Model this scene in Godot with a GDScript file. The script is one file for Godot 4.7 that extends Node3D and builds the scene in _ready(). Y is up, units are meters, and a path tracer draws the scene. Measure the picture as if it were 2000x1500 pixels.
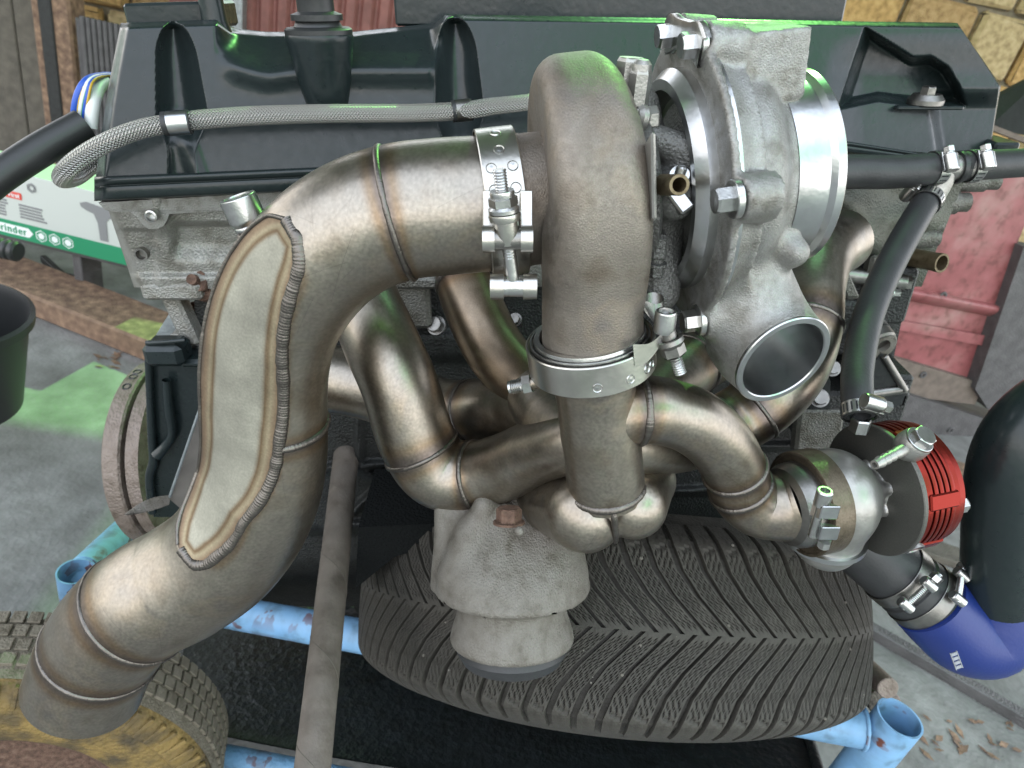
extends Node3D
# An engine on a low stand in a yard under an unseen roof of opaque and green sheets. Pixel units below are those of the 2000 x 1500 photograph,
# turned into places by Q (distance in front of the eye, measured level) and P (distance along the lens axis).
const F := 1350.0
const PITCH := 0.5235988
const ROLL := 0.2094395
const CAM := Vector3(0, 0.95, 0)
var EB := Basis(Vector3(0, 0, 1), ROLL)
var cs := cos(PITCH)
var sn := sin(PITCH)
var cx: Vector3
var cy: Vector3
var cz: Vector3
var M := {}
var org := {}
var names := {}
var rng := RandomNumberGenerator.new()

func ray(px: float, py: float) -> Vector3:
	var y := -(py - 750.0) / F
	return Vector3((px - 1000.0) / F, y * cs - sn, -y * sn - cs)
func P(px: float, py: float, d: float) -> Vector3:
	return CAM + EB * (ray(px, py) * d)
func Q(px: float, py: float, z: float) -> Vector3:
	var r := ray(px, py)
	return CAM + EB * (r * (z / -r.z))
func floor_at(px: float, py: float, h := 0.0) -> Vector3:
	var d := EB * ray(px, py)
	return CAM + d * ((h - CAM.y) / d.y)
func dep(p: Vector3) -> float:
	return -(p - CAM).dot(cz)
func rad(p: Vector3, rpx: float) -> float:
	return rpx * dep(p) / F
func proj(p: Vector3) -> Vector2:
	var e := p - CAM
	var d := -e.dot(cz)
	return Vector2(1000.0 + e.dot(cx) / d * F, 750.0 - e.dot(cy) / d * F)

# ---- mesh building -------------------------------------------------------------------------------------------------
class MB:
	var v := PackedVector3Array()
	var n := PackedVector3Array()
	var t := PackedVector2Array()
	var c := PackedColorArray()
	var i := PackedInt32Array()
	var col := Color.WHITE

	func grid(rows: Array, closed := false, cols = null, flip := false) -> void:
		var nr := rows.size()
		var nc: int = rows[0].size()
		var base := v.size()
		var acc := 0.0
		for a in nr:
			var r: PackedVector3Array = rows[a]
			if a > 0:
				acc += (r[nc / 2] - rows[a - 1][nc / 2]).length()
			var up: PackedVector3Array = rows[mini(a + 1, nr - 1)]
			var dn: PackedVector3Array = rows[maxi(a - 1, 0)]
			for b in nc:
				var j1 := b + 1
				var j0 := b - 1
				if closed:
					if j1 > nc - 1: j1 = 1
					if j0 < 0: j0 = nc - 2
				else:
					j1 = mini(j1, nc - 1)
					j0 = maxi(j0, 0)
				var du := r[j1] - r[j0]
				if du.length_squared() < 1e-14:
					du = up[j1] - up[j0]
				if du.length_squared() < 1e-14:
					du = dn[j1] - dn[j0]
				var nn := (up[b] - dn[b]).cross(du).normalized()
				if flip: nn = -nn
				v.append(r[b])
				n.append(nn)
				t.append(Vector2(float(b) / (nc - 1), acc))
				if cols == null: c.append(col)
				elif cols[a] is Color: c.append(cols[a])
				else: c.append(cols[a][b])
		for a in nr - 1:
			for b in nc - 1:
				var p := base + a * nc + b
				if flip: i.append_array([p, p + nc, p + 1, p + 1, p + nc, p + nc + 1])
				else: i.append_array([p, p + 1, p + nc, p + 1, p + nc + 1, p + nc])

	func quad(a: Vector3, b: Vector3, cc: Vector3, d: Vector3) -> void:
		var base := v.size()
		var nn := (cc - a).cross(b - a).normalized()
		for p in [a, b, cc, d]:
			v.append(p)
			n.append(nn)
			c.append(col)
		t.append_array([Vector2(0, 0), Vector2(1, 0), Vector2(1, 1), Vector2(0, 1)])
		i.append_array([base, base + 1, base + 2, base, base + 2, base + 3])

	func tri(a: Vector3, b: Vector3, cc: Vector3) -> void:
		var base := v.size()
		var nn := (cc - a).cross(b - a).normalized()
		for p in [a, b, cc]:
			v.append(p)
			n.append(nn)
			c.append(col)
			t.append(Vector2(p.x, p.y))
		i.append_array([base, base + 1, base + 2])

	func lathe(o: Vector3, ax: Vector3, prof: Array, seg := 32, flat := false, ref := Vector3.ZERO, a0 := 0.0, a1 := TAU) -> void:
		ax = ax.normalized()
		var N := ref - ax * ref.dot(ax)
		if N.length() < 1e-4:
			N = ax.cross(Vector3(0.31, 0.87, 0.41))
		N = N.normalized()
		var B := N.cross(ax)
		if flat:
			for s in seg:
				var run := []
				for p in prof:
					var r := PackedVector3Array()
					for k in 2:
						var an := a0 + (a1 - a0) * (s + k) / seg
						r.append(o + ax * p.y + (N * cos(an) + B * sin(an)) * p.x)
					run.append(r)
				for q in run.size() - 1:
					grid([run[q], run[q + 1]])
			return
		var run := []
		for q in prof.size():
			var p: Vector2 = prof[q]
			var r := PackedVector3Array()
			for s in seg + 1:
				var an := a0 + (a1 - a0) * s / seg
				r.append(o + ax * p.y + (N * cos(an) + B * sin(an)) * p.x)
			run.append(r)
			if q > 0 and q < prof.size() - 1:
				var d0: Vector2 = p - prof[q - 1]
				var d1: Vector2 = prof[q + 1] - p
				if absf(d0.angle_to(d1)) > 0.6:
					if run.size() > 1: grid(run, a1 - a0 > TAU - 0.001)
					run = [r]
		if run.size() > 1: grid(run, a1 - a0 > TAU - 0.001)

	func box(o: Vector3, x: Vector3, y: Vector3, z: Vector3, bevel := 0.001) -> void:
		# half vectors; chamfered edges
		if x.cross(y).dot(z) < 0: z = -z
		var h := [x.length(), y.length(), z.length()]
		var e := [x / h[0], y / h[1], z / h[2]]
		var bv := minf(bevel, minf(h[0], minf(h[1], h[2])) * 0.9)
		var P := func(sx: float, sy: float, sz: float, f: int) -> Vector3:
			var k := [h[0] - bv, h[1] - bv, h[2] - bv]
			k[f] += bv
			return o + e[0] * sx * k[0] + e[1] * sy * k[1] + e[2] * sz * k[2]
		for s in [1.0, -1.0]:
			var w := func(a: Vector3, b: Vector3, cc: Vector3, d: Vector3) -> void:
				if s > 0: quad(a, d, cc, b)
				else: quad(a, b, cc, d)
			w.call(P.call(s, -1, -1, 0), P.call(s, 1, -1, 0), P.call(s, 1, 1, 0), P.call(s, -1, 1, 0))
			w.call(P.call(-1, s, -1, 1), P.call(-1, s, 1, 1), P.call(1, s, 1, 1), P.call(1, s, -1, 1))
			w.call(P.call(-1, -1, s, 2), P.call(1, -1, s, 2), P.call(1, 1, s, 2), P.call(-1, 1, s, 2))
		for s in [1.0, -1.0]:
			for u in [1.0, -1.0]:
				var f: bool = s * u > 0
				var q := func(a: Vector3, b: Vector3, cc: Vector3, d: Vector3) -> void:
					if f: quad(a, d, cc, b)
					else: quad(a, b, cc, d)
				q.call(P.call(s, u, -1, 0), P.call(s, u, -1, 1), P.call(s, u, 1, 1), P.call(s, u, 1, 0))
				q.call(P.call(-1, s, u, 1), P.call(-1, s, u, 2), P.call(1, s, u, 2), P.call(1, s, u, 1))
				q.call(P.call(u, -1, s, 2), P.call(u, -1, s, 0), P.call(u, 1, s, 0), P.call(u, 1, s, 2))
				for k in [1.0, -1.0]:
					if s * u * k > 0: tri(P.call(s, u, k, 0), P.call(s, u, k, 2), P.call(s, u, k, 1))
					else: tri(P.call(s, u, k, 0), P.call(s, u, k, 1), P.call(s, u, k, 2))

	func slab(poly: PackedVector3Array, depth: Vector3) -> void:
		# a flat outline given thickness
		var nn := Vector3.ZERO
		for k in poly.size():
			nn += poly[k].cross(poly[(k + 1) % poly.size()])
		nn = nn.normalized()
		var ux := (poly[1] - poly[0]).normalized()
		var uy := nn.cross(ux)
		var flat := PackedVector2Array()
		for p in poly: flat.append(Vector2((p - poly[0]).dot(ux), (p - poly[0]).dot(uy)))
		var tr := Geometry2D.triangulate_polygon(flat)
		var out := nn.dot(depth) < 0
		for k in tr.size() / 3:
			var a := poly[tr[k * 3]]
			var b := poly[tr[k * 3 + 1]]
			var d := poly[tr[k * 3 + 2]]
			var g := (d - a).cross(b - a)
			if g.dot(depth) > 0:
				var q := b
				b = d
				d = q
			tri(a, b, d)
			tri(a + depth, d + depth, b + depth)
		for k in poly.size():
			var a := poly[k]
			var b := poly[(k + 1) % poly.size()]
			if out: quad(a, a + depth, b + depth, b)
			else: quad(a, b, b + depth, a + depth)

	func append(o: MB) -> void:
		var base := v.size()
		v.append_array(o.v)
		n.append_array(o.n)
		t.append_array(o.t)
		c.append_array(o.c)
		for k in o.i: i.append(base + k)

func to_mesh(m: MB, off: Vector3) -> ArrayMesh:
	var vv := m.v.duplicate()
	for k in vv.size(): vv[k] -= off
	var a := []
	a.resize(Mesh.ARRAY_MAX)
	a[Mesh.ARRAY_VERTEX] = vv
	a[Mesh.ARRAY_NORMAL] = m.n
	a[Mesh.ARRAY_TEX_UV] = m.t
	a[Mesh.ARRAY_COLOR] = m.c
	a[Mesh.ARRAY_INDEX] = m.i
	var am := ArrayMesh.new()
	am.add_surface_from_arrays(Mesh.PRIMITIVE_TRIANGLES, a)
	return am

func numbered(called: String) -> String:
	if not names.has(called):
		names[called] = 0
		return called
	names[called] += 1
	return "%s_%03d" % [called, names[called]]

func tag(o: Node, label: String, category: String, group := "", kind := "") -> void:
	if label: o.set_meta("label", label)
	if category: o.set_meta("category", category)
	if group: o.set_meta("group", group)
	if kind: o.set_meta("kind", kind)

func thing(called: String, label: String, category: String, at: Vector3, group := "") -> Node3D:
	var o := Node3D.new()
	o.name = numbered(called)
	add_child(o)
	o.position = at
	org[o] = at
	tag(o, label, category, group)
	return o

func part(m: MB, called: String, material: Material, parent: Node3D, label := "") -> MeshInstance3D:
	var o := MeshInstance3D.new()
	o.mesh = to_mesh(m, org[parent])
	o.material_override = material
	parent.add_child(o)
	o.name = called
	var k := 1
	while String(o.name) != called and k < 2:
		k += 1
	var same := 0
	for s in parent.get_children():
		if s != o and (String(s.name) == called or String(s.name).begins_with(called + "_0") or String(s.name).begins_with(called + "_1")): same += 1
	o.name = called if same == 0 else "%s_%03d" % [called, same]
	org[o] = org[parent]
	if label: o.set_meta("label", label)
	return o

func solo(m: MB, called: String, material: Material, label: String, category: String, at: Vector3, kind := "", group := "") -> MeshInstance3D:
	var o := MeshInstance3D.new()
	o.mesh = to_mesh(m, at)
	o.material_override = material
	o.name = numbered(called)
	add_child(o)
	o.position = at
	org[o] = at
	tag(o, label, category, group, kind)
	return o

# ---- curves and tubes ------------------------------------------------------------------------------------------------
func smooth_path(pts: Array, rr: Array, step := 0.004) -> Array:
	# Catmull-Rom through the points; returns [positions, radii, original index as a float]
	var po := PackedVector3Array()
	var ro := PackedFloat32Array()
	var io := PackedFloat32Array()
	var n := pts.size()
	for k in n - 1:
		var p1: Vector3 = pts[k]
		var p2: Vector3 = pts[k + 1]
		var p0: Vector3 = pts[k - 1] if k > 0 else p1 * 2.0 - p2
		var p3: Vector3 = pts[k + 2] if k < n - 2 else p2 * 2.0 - p1
		var m := maxi(2, int(ceil(p1.distance_to(p2) / step)))
		for q in m:
			var u := float(q) / m
			po.append(p1.cubic_interpolate(p2, p0, p3, u))
			ro.append(lerpf(rr[k], rr[k + 1], u))
			io.append(k + u)
	po.append(pts[n - 1])
	ro.append(rr[n - 1])
	io.append(n - 1)
	return [po, ro, io]

func pp(spec: Array) -> Array:
	# [px, py, Z, radius in px] -> [points, radii]
	var a := []
	var b := []
	for s in spec:
		var p := Q(s[0], s[1], s[2])
		a.append(p)
		b.append(rad(p, s[3]))
	return [a, b]

func tangents(po: PackedVector3Array) -> PackedVector3Array:
	var t := PackedVector3Array()
	for k in po.size():
		t.append((po[mini(k + 1, po.size() - 1)] - po[maxi(k - 1, 0)]).normalized())
	return t

func sweep(mb: MB, po: PackedVector3Array, ro: PackedFloat32Array, seg := 40, cols = null, open := 0.0, caps := false) -> void:
	# round tube along po; open > 0 gives the end a wall of that thickness and an inside
	var t := tangents(po)
	var rows := []
	var N := t[0].cross(Vector3(0.2, 0.5, 0.84)).normalized()
	var fr := []
	for k in po.size():
		N = (N - t[k] * N.dot(t[k])).normalized()
		fr.append(N)
		var B := N.cross(t[k])
		var r := PackedVector3Array()
		for s in seg + 1:
			var a := TAU * s / seg
			r.append(po[k] + (N * cos(a) + B * sin(a)) * ro[k])
		rows.append(r)
	mb.grid(rows, true, cols)
	var last := po.size() - 1
	if open > 0.0:
		var e := po[last]
		var T := t[last]
		mb.lathe(e, T, [Vector2(ro[last], 0), Vector2(ro[last] - open, 0.0006), Vector2(ro[last] - open, -0.012)], seg, false, fr[last])
		mb.lathe(po[0], -t[0], [Vector2(ro[0], 0), Vector2(ro[0] - open, 0.0006), Vector2(ro[0] - open, -0.012)], seg, false, fr[0])
	elif caps:
		mb.lathe(po[last], T0(t[last]), [Vector2(ro[last], 0), Vector2(0, 0)], seg, false, fr[last])
		mb.lathe(po[0], -t[0], [Vector2(ro[0], 0), Vector2(0, 0)], seg, false, fr[0])
func T0(v: Vector3) -> Vector3:
	return v

func tube(spec: Array, seg := 40, open := 0.0, step := 0.004, caps := false) -> MB:
	var a := pp(spec)
	var s := smooth_path(a[0], a[1], step)
	var mb := MB.new()
	sweep(mb, s[0], s[1], seg, null, open, caps)
	return mb

func rod(a: Vector3, b: Vector3, r: float, seg := 20, bev := 0.0008) -> MB:
	var mb := MB.new()
	var l := a.distance_to(b)
	mb.lathe(a, b - a, [Vector2(0, 0), Vector2(r - bev, 0), Vector2(r, bev), Vector2(r, l - bev), Vector2(r - bev, l), Vector2(0, l)], seg)
	return mb

func hexhead(mb: MB, o: Vector3, ax: Vector3, r: float, h: float, washer := 0.0, ref := Vector3.UP) -> void:
	ax = ax.normalized()
	var w := 0.0
	if washer > 0.0:
		w = 0.0018
		mb.lathe(o, ax, [Vector2(0, 0), Vector2(washer, 0), Vector2(washer, w - 0.0004), Vector2(washer - 0.0006, w), Vector2(0, w)], 28)
	mb.lathe(o + ax * w, ax, [Vector2(0, 0), Vector2(r, 0), Vector2(r, h * 0.86)], 6, true, ref)
	mb.lathe(o + ax * w, ax, [Vector2(r, h * 0.86), Vector2(r * 0.86, h)], 6, true, ref)
	mb.lathe(o + ax * w, ax, [Vector2(r * 0.86, h), Vector2(r * 0.8, h), Vector2(0, h * 0.97)], 24, false, ref)

func threaded(mb: MB, a: Vector3, b: Vector3, r: float, pitch := 0.0014) -> void:
	var l := a.distance_to(b)
	var n := int(l / pitch)
	var pr := [Vector2(0, 0), Vector2(r * 0.8, 0)]
	for k in n:
		pr.append(Vector2(r * 0.84, (k + 0.1) * l / n))
		pr.append(Vector2(r, (k + 0.55) * l / n))
	pr.append(Vector2(r * 0.8, l))
	pr.append(Vector2(0, l))
	mb.lathe(a, b - a, pr, 16)

func bead(loop: PackedVector3Array, r: float, closed := true, nrm = null) -> MB:
	# a weld bead: overlapping ripples of uneven width along a line
	var mb := MB.new()
	var pts := []
	var rr := []
	var n := loop.size()
	for k in n: pts.append(loop[k])
	if closed: pts.append(loop[0])
	for k in pts.size(): rr.append(1.0)
	var s := smooth_path(pts, rr, 0.0005)
	var po: PackedVector3Array = s[0]
	var t := tangents(po)
	if closed:
		t[0] = (po[1] - po[po.size() - 2]).normalized()
		t[po.size() - 1] = t[0]
	var N := t[0].cross(Vector3(0.31, 0.6, 0.71)).normalized()
	var rows := []
	var ph := 0.0
	var wob := FastNoiseLite.new()
	wob.seed = n
	wob.frequency = 60.0
	for k in po.size():
		N = (N - t[k] * N.dot(t[k])).normalized()
		var B := N.cross(t[k])
		ph += 0.0005 / (r * 0.5) * (1.0 + 0.5 * wob.get_noise_2d(po[k].x * 3.0, po[k].y * 3.0))
		var saw := ph - floorf(ph)
		var q := r * (0.95 + 0.1 * pow(1.0 - saw, 0.7) + 0.26 * wob.get_noise_3d(po[k].x, po[k].y, po[k].z))
		var row := PackedVector3Array()
		for e in 11:
			var a := TAU * e / 10
			row.append(po[k] + (N * cos(a) + B * sin(a)) * q)
		rows.append(row)
	mb.grid(rows, true)
	return mb

func ring_of(o: Vector3, ax: Vector3, r: float, n := 40) -> PackedVector3Array:
	ax = ax.normalized()
	var N := ax.cross(Vector3(0.31, 0.87, 0.41)).normalized()
	var B := N.cross(ax)
	var out := PackedVector3Array()
	for k in n: out.append(o + (N * cos(TAU * k / n) + B * sin(TAU * k / n)) * r)
	return out

# ---- cast shapes: a distance field meshed as surface nets -------------------------------------------------------------
func snet(f: Callable, lo: Vector3, hi: Vector3, h: float) -> MB:
	var nx := int(ceil((hi.x - lo.x) / h)) + 2
	var ny := int(ceil((hi.y - lo.y) / h)) + 2
	var nz := int(ceil((hi.z - lo.z) / h)) + 2
	var sy := nx
	var sz := nx * ny
	var val := PackedFloat32Array()
	val.resize(nx * ny * nz)
	val.fill(1e9)
	var vid := PackedInt32Array()
	vid.resize(nx * ny * nz)
	vid.fill(-1)
	var cells := PackedInt32Array()
	var mb := MB.new()
	var bs := 4
	for bz in range(0, nz - 1, bs):
		for by in range(0, ny - 1, bs):
			for bx in range(0, nx - 1, bs):
				var ce := lo + Vector3(bx + 2, by + 2, bz + 2) * h
				if absf(f.call(ce)) > h * bs * 1.05: continue
				for k in range(bz, mini(bz + bs + 1, nz)):
					for j in range(by, mini(by + bs + 1, ny)):
						for q in range(bx, mini(bx + bs + 1, nx)):
							var id := q + j * sy + k * sz
							if val[id] > 1e8: val[id] = f.call(lo + Vector3(q, j, k) * h)
				for k in range(bz, mini(bz + bs, nz - 1)):
					for j in range(by, mini(by + bs, ny - 1)):
						for q in range(bx, mini(bx + bs, nx - 1)):
							cells.append(q + j * sy + k * sz)
	var cor := [0, 1, sy, sy + 1, sz, sz + 1, sz + sy, sz + sy + 1]
	var off := [Vector3(0, 0, 0), Vector3(1, 0, 0), Vector3(0, 1, 0), Vector3(1, 1, 0), Vector3(0, 0, 1), Vector3(1, 0, 1), Vector3(0, 1, 1), Vector3(1, 1, 1)]
	var eds := [[0, 1], [2, 3], [4, 5], [6, 7], [0, 2], [1, 3], [4, 6], [5, 7], [0, 4], [1, 5], [2, 6], [3, 7]]
	for id in cells:
		var neg := 0
		for q in 8:
			if val[id + cor[q]] < 0.0: neg += 1
		if neg == 0 or neg == 8: continue
		var s := Vector3.ZERO
		var cnt := 0
		for e in eds:
			var a := val[id + cor[e[0]]]
			var b := val[id + cor[e[1]]]
			if (a < 0.0) != (b < 0.0):
				s += (off[e[0]] as Vector3).lerp(off[e[1]], a / (a - b))
				cnt += 1
		var p := Vector3(id % nx, (id / sy) % ny, id / sz) + s / cnt
		vid[id] = mb.v.size()
		mb.v.append(lo + p * h)
		mb.n.append(Vector3.ZERO)
		mb.c.append(Color.WHITE)
		mb.t.append(Vector2(p.x, p.y))
	var st := [1, sy, sz]
	for id in cells:
		for ax in 3:
			var a := val[id]
			var b := val[id + st[ax]]
			if (a < 0.0) == (b < 0.0) or b > 1e8: continue
			var u: int = st[(ax + 1) % 3]
			var w: int = st[(ax + 2) % 3]
			if id - u - w < 0: continue
			var q := [vid[id], vid[id - u], vid[id - u - w], vid[id - w]]
			if q[0] < 0 or q[1] < 0 or q[2] < 0 or q[3] < 0: continue
			if a < 0.0: q = [q[0], q[3], q[2], q[1]]
			mb.i.append_array([q[0], q[1], q[2], q[0], q[2], q[3]])
	for k in mb.i.size() / 3:
		var a := mb.i[k * 3]
		var b := mb.i[k * 3 + 1]
		var c := mb.i[k * 3 + 2]
		var g := (mb.v[c] - mb.v[a]).cross(mb.v[b] - mb.v[a])
		mb.n[a] += g
		mb.n[b] += g
		mb.n[c] += g
	for k in mb.n.size(): mb.n[k] = mb.n[k].normalized()
	return mb
func smin(a: float, b: float, k: float) -> float:
	var h := maxf(k - absf(a - b), 0.0) / k
	return minf(a, b) - h * h * k * 0.25
func smax(a: float, b: float, k: float) -> float:
	return -smin(-a, -b, k)
func cone_d(p: Vector3, a: Vector3, b: Vector3, ra: float, rb: float) -> float:
	var ab := b - a
	var u := clampf((p - a).dot(ab) / ab.length_squared(), 0.0, 1.0)
	return p.distance_to(a + ab * u) - lerpf(ra, rb, u)
func cyl_d(p: Vector3, a: Vector3, b: Vector3, r: float) -> float:
	var ab := b - a
	var l := ab.length()
	var h := (p - a).dot(ab) / l
	var q := (p - a - ab * (h / l)).length() - r
	var w := absf(h - l * 0.5) - l * 0.5
	return minf(maxf(q, w), 0.0) + Vector2(maxf(q, 0), maxf(w, 0)).length()
func box_d(q: Vector3, b: Vector3, r: float) -> float:
	var d := q.abs() - b + Vector3(r, r, r)
	return Vector3(maxf(d.x, 0), maxf(d.y, 0), maxf(d.z, 0)).length() + minf(maxf(d.x, maxf(d.y, d.z)), 0.0) - r

# ---- materials -------------------------------------------------------------------------------------------------------
func noise_tex(freq: float, oct: int, ramp: Array, seed_ := 1, kind := FastNoiseLite.TYPE_SIMPLEX_SMOOTH, size := 512) -> NoiseTexture2D:
	var f := FastNoiseLite.new()
	f.noise_type = kind
	f.frequency = freq
	f.fractal_octaves = oct
	f.seed = seed_
	var t := NoiseTexture2D.new()
	t.width = size
	t.height = size
	t.seamless = true
	t.noise = f
	var g := Gradient.new()
	var off := PackedFloat32Array()
	var col := PackedColorArray()
	for r in ramp:
		off.append(r[0])
		col.append((r[1] as Color).linear_to_srgb() if r[1] is Color else Color(r[1], r[1], r[1]).linear_to_srgb())
	g.offsets = off
	g.colors = col
	t.color_ramp = g
	return t
func grey_tex(freq: float, oct: int, lo: float, hi: float, seed_ := 1) -> NoiseTexture2D:
	return noise_tex(freq, oct, [[0.0, lo], [1.0, hi]], seed_)
func data_tex(freq: float, oct: int, lo: float, hi: float, seed_ := 1) -> NoiseTexture2D:
	var t := noise_tex(freq, oct, [[0.0, 0.0], [1.0, 1.0]], seed_)
	var g := Gradient.new()
	g.offsets = PackedFloat32Array([0.0, 1.0])
	g.colors = PackedColorArray([Color(lo, lo, lo), Color(hi, hi, hi)])
	t.color_ramp = g
	return t
func normal_tex(freq: float, oct: int, strength: float, seed_ := 1, kind := FastNoiseLite.TYPE_SIMPLEX_SMOOTH) -> NoiseTexture2D:
	var f := FastNoiseLite.new()
	f.noise_type = kind
	f.frequency = freq
	f.fractal_octaves = oct
	f.seed = seed_
	var t := NoiseTexture2D.new()
	t.width = 512
	t.height = 512
	t.seamless = true
	t.as_normal_map = true
	t.bump_strength = strength
	t.noise = f
	return t
var T := {}
func mat(called: String, col: Color, rough: float, metal: float, o := {}) -> StandardMaterial3D:
	var m := StandardMaterial3D.new()
	m.resource_name = called
	m.albedo_color = col.linear_to_srgb()
	m.roughness = rough
	m.metallic = metal
	m.vertex_color_use_as_albedo = true
	var uv: bool = o.get("uv", false)
	m.uv1_triplanar = not uv
	m.uv1_world_triplanar = false
	var sc: float = o.get("scale", 6.0)
	m.uv1_scale = Vector3(sc, sc, sc)
	if o.has("uvs"): m.uv1_scale = o.uvs
	if o.has("tex"): m.albedo_texture = o.tex
	if o.has("nrm"):
		m.normal_enabled = true
		m.normal_texture = o.nrm
		m.normal_scale = o.get("ns", 1.0)
	if o.has("rt"):
		m.roughness_texture = o.rt
		m.roughness = 1.0
	if o.has("mt"):
		m.metallic_texture = o.mt
		m.metallic = 1.0
	if o.has("detail"):
		m.detail_enabled = true
		m.detail_albedo = o.detail
		m.detail_blend_mode = BaseMaterial3D.BLEND_MODE_MUL
		m.detail_uv_layer = BaseMaterial3D.DETAIL_UV_2
		m.uv2_triplanar = true
		var s2: float = o.get("dscale", 2.0)
		m.uv2_scale = Vector3(s2, s2, s2)
	if o.has("coat"):
		m.clearcoat_enabled = true
		m.clearcoat = o.coat
		m.clearcoat_roughness = o.get("coat_rough", 0.1)
	if o.has("hm"):
		m.heightmap_enabled = true
		m.heightmap_texture = o.hm
		m.heightmap_scale = o.get("hs", 0.05)
	if o.has("rim"):
		m.rim_enabled = true
		m.rim = o.rim
	M[called] = m
	return m

func make_materials() -> void:
	T.n_fine = normal_tex(0.09, 3, 3.0, 3)
	T.n_cast = normal_tex(0.11, 3, 7.0, 5)
	T.n_peel = normal_tex(0.025, 2, 4.0, 9)
	T.n_pit = normal_tex(0.05, 4, 8.0, 12, FastNoiseLite.TYPE_CELLULAR)
	T.speck = grey_tex(0.16, 3, 0.62, 1.0, 21)
	T.blot = grey_tex(0.012, 5, 0.55, 1.0, 31)
	T.heat = noise_tex(0.01, 4, [[0.0, Color(0.58, 0.5, 0.42)], [0.4, Color(1, 0.98, 0.94)], [0.6, Color(0.88, 0.86, 0.84)], [0.75, Color(1.0, 0.93, 0.84)], [1.0, Color(0.7, 0.69, 0.72)]], 41)
	T.grime = noise_tex(0.02, 5, [[0.0, Color(0.35, 0.32, 0.27)], [0.4, Color(0.8, 0.78, 0.74)], [1.0, Color(1, 1, 1)]], 51)
	T.rust = noise_tex(0.03, 5, [[0.0, Color(0.05, 0.028, 0.018)], [0.5, Color(0.17, 0.095, 0.065)], [1.0, Color(0.3, 0.2, 0.15)]], 61)
	T.chip = noise_tex(0.012, 5, [[0.0, Color(0.2, 0.4, 0.66)], [0.5, Color(0.24, 0.46, 0.72)], [0.77, Color(0.27, 0.48, 0.74)], [0.785, Color(0.2, 0.07, 0.05)], [1.0, Color(0.13, 0.05, 0.04)]], 71)
	T.rvar = data_tex(0.03, 4, 0.29, 0.44, 81)
	T.rvar_hi = data_tex(0.03, 4, 0.45, 0.75, 82)
	T.rvar_lo = data_tex(0.02, 4, 0.12, 0.34, 83)
	T.stone = noise_tex(0.02, 5, [[0.0, Color(0.3, 0.22, 0.11)], [0.5, Color(0.5, 0.38, 0.2)], [1.0, Color(0.62, 0.5, 0.3)]], 91)
	T.concrete = noise_tex(0.02, 6, [[0.0, Color(0.2, 0.195, 0.18)], [0.5, Color(0.27, 0.265, 0.25)], [1.0, Color(0.34, 0.335, 0.32)]], 92)
	T.yellow = noise_tex(0.014, 5, [[0.0, Color(0.03, 0.028, 0.022)], [0.3, Color(0.09, 0.066, 0.03)], [0.55, Color(0.25, 0.17, 0.05)], [1.0, Color(0.36, 0.25, 0.08)]], 93)
	T.wood = noise_tex(0.02, 5, [[0.0, Color(0.1, 0.06, 0.04)], [0.6, Color(0.22, 0.14, 0.09)], [1.0, Color(0.36, 0.24, 0.15)]], 94)
	T.redp = noise_tex(0.008, 5, [[0.0, Color(0.26, 0.07, 0.075)], [0.5, Color(0.33, 0.11, 0.115)], [0.75, Color(0.36, 0.17, 0.165)], [1.0, Color(0.4, 0.28, 0.25)]], 95)

	# handled steel: fine mottling crossed by a few hair scratches
	var fn := FastNoiseLite.new()
	fn.noise_type = FastNoiseLite.TYPE_SIMPLEX_SMOOTH
	fn.frequency = 0.12
	fn.fractal_octaves = 3
	fn.seed = 8
	var si := fn.get_seamless_image(512, 512)
	si.convert(Image.FORMAT_RGB8)
	for y in 512:
		for x in 512:
			var g0 := lerpf(0.8, 1.0, si.get_pixel(x, y).r)
			si.set_pixel(x, y, Color(g0, g0, g0))
	for k in 34:
		var sx := rng.randf() * 512.0
		var sy := rng.randf() * 512.0
		var sa := rng.randf() * TAU
		var bend := rng.randf_range(-0.004, 0.004)
		var tone := 0.62 if rng.randf() < 0.6 else 1.0
		for q in int(rng.randf_range(15, 130)):
			sx += cos(sa)
			sy += sin(sa)
			sa += bend
			var ix := posmod(int(sx), 512)
			var iy := posmod(int(sy), 512)
			var o := si.get_pixel(ix, iy).r
			var v := lerpf(o, tone, 0.38)
			si.set_pixel(ix, iy, Color(v, v, v))
	T.scratch = ImageTexture.create_from_image(si)
	mat("steel", Color(0.385, 0.355, 0.31), 0.38, 1.0, {tex = T.scratch, nrm = T.n_fine, ns = 0.07, scale = 5.5, rt = T.rvar, detail = T.heat, dscale = 3.0})
	mat("steel_dark", Color(0.36, 0.29, 0.22), 0.36, 1.0, {tex = T.speck, nrm = T.n_fine, ns = 0.07, scale = 9.0, rt = T.rvar, detail = T.heat, dscale = 4.0})
	mat("plate", Color(0.5, 0.485, 0.42), 0.5, 0.55, {tex = T.speck, nrm = T.n_fine, ns = 0.06, scale = 6.0, detail = T.blot, dscale = 6.0})
	mat("weld", Color(0.2, 0.18, 0.16), 0.42, 1.0, {tex = T.blot, nrm = T.n_fine, ns = 0.5, scale = 20.0})
	mat("cast_iron", Color(0.3, 0.272, 0.24), 0.45, 0.9, {tex = T.speck, nrm = T.n_cast, ns = 0.2, scale = 13.0, rt = T.rvar_hi, detail = T.heat, dscale = 3.0})
	mat("cast_dark", Color(0.15, 0.15, 0.14), 0.55, 0.5, {tex = T.speck, nrm = T.n_cast, ns = 0.7, scale = 8.0})
	mat("cast_alu", Color(0.43, 0.43, 0.42), 0.45, 0.9, {tex = T.speck, nrm = T.n_cast, ns = 0.28, scale = 13.0, rt = T.rvar_hi, detail = T.grime, dscale = 5.0})
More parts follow.
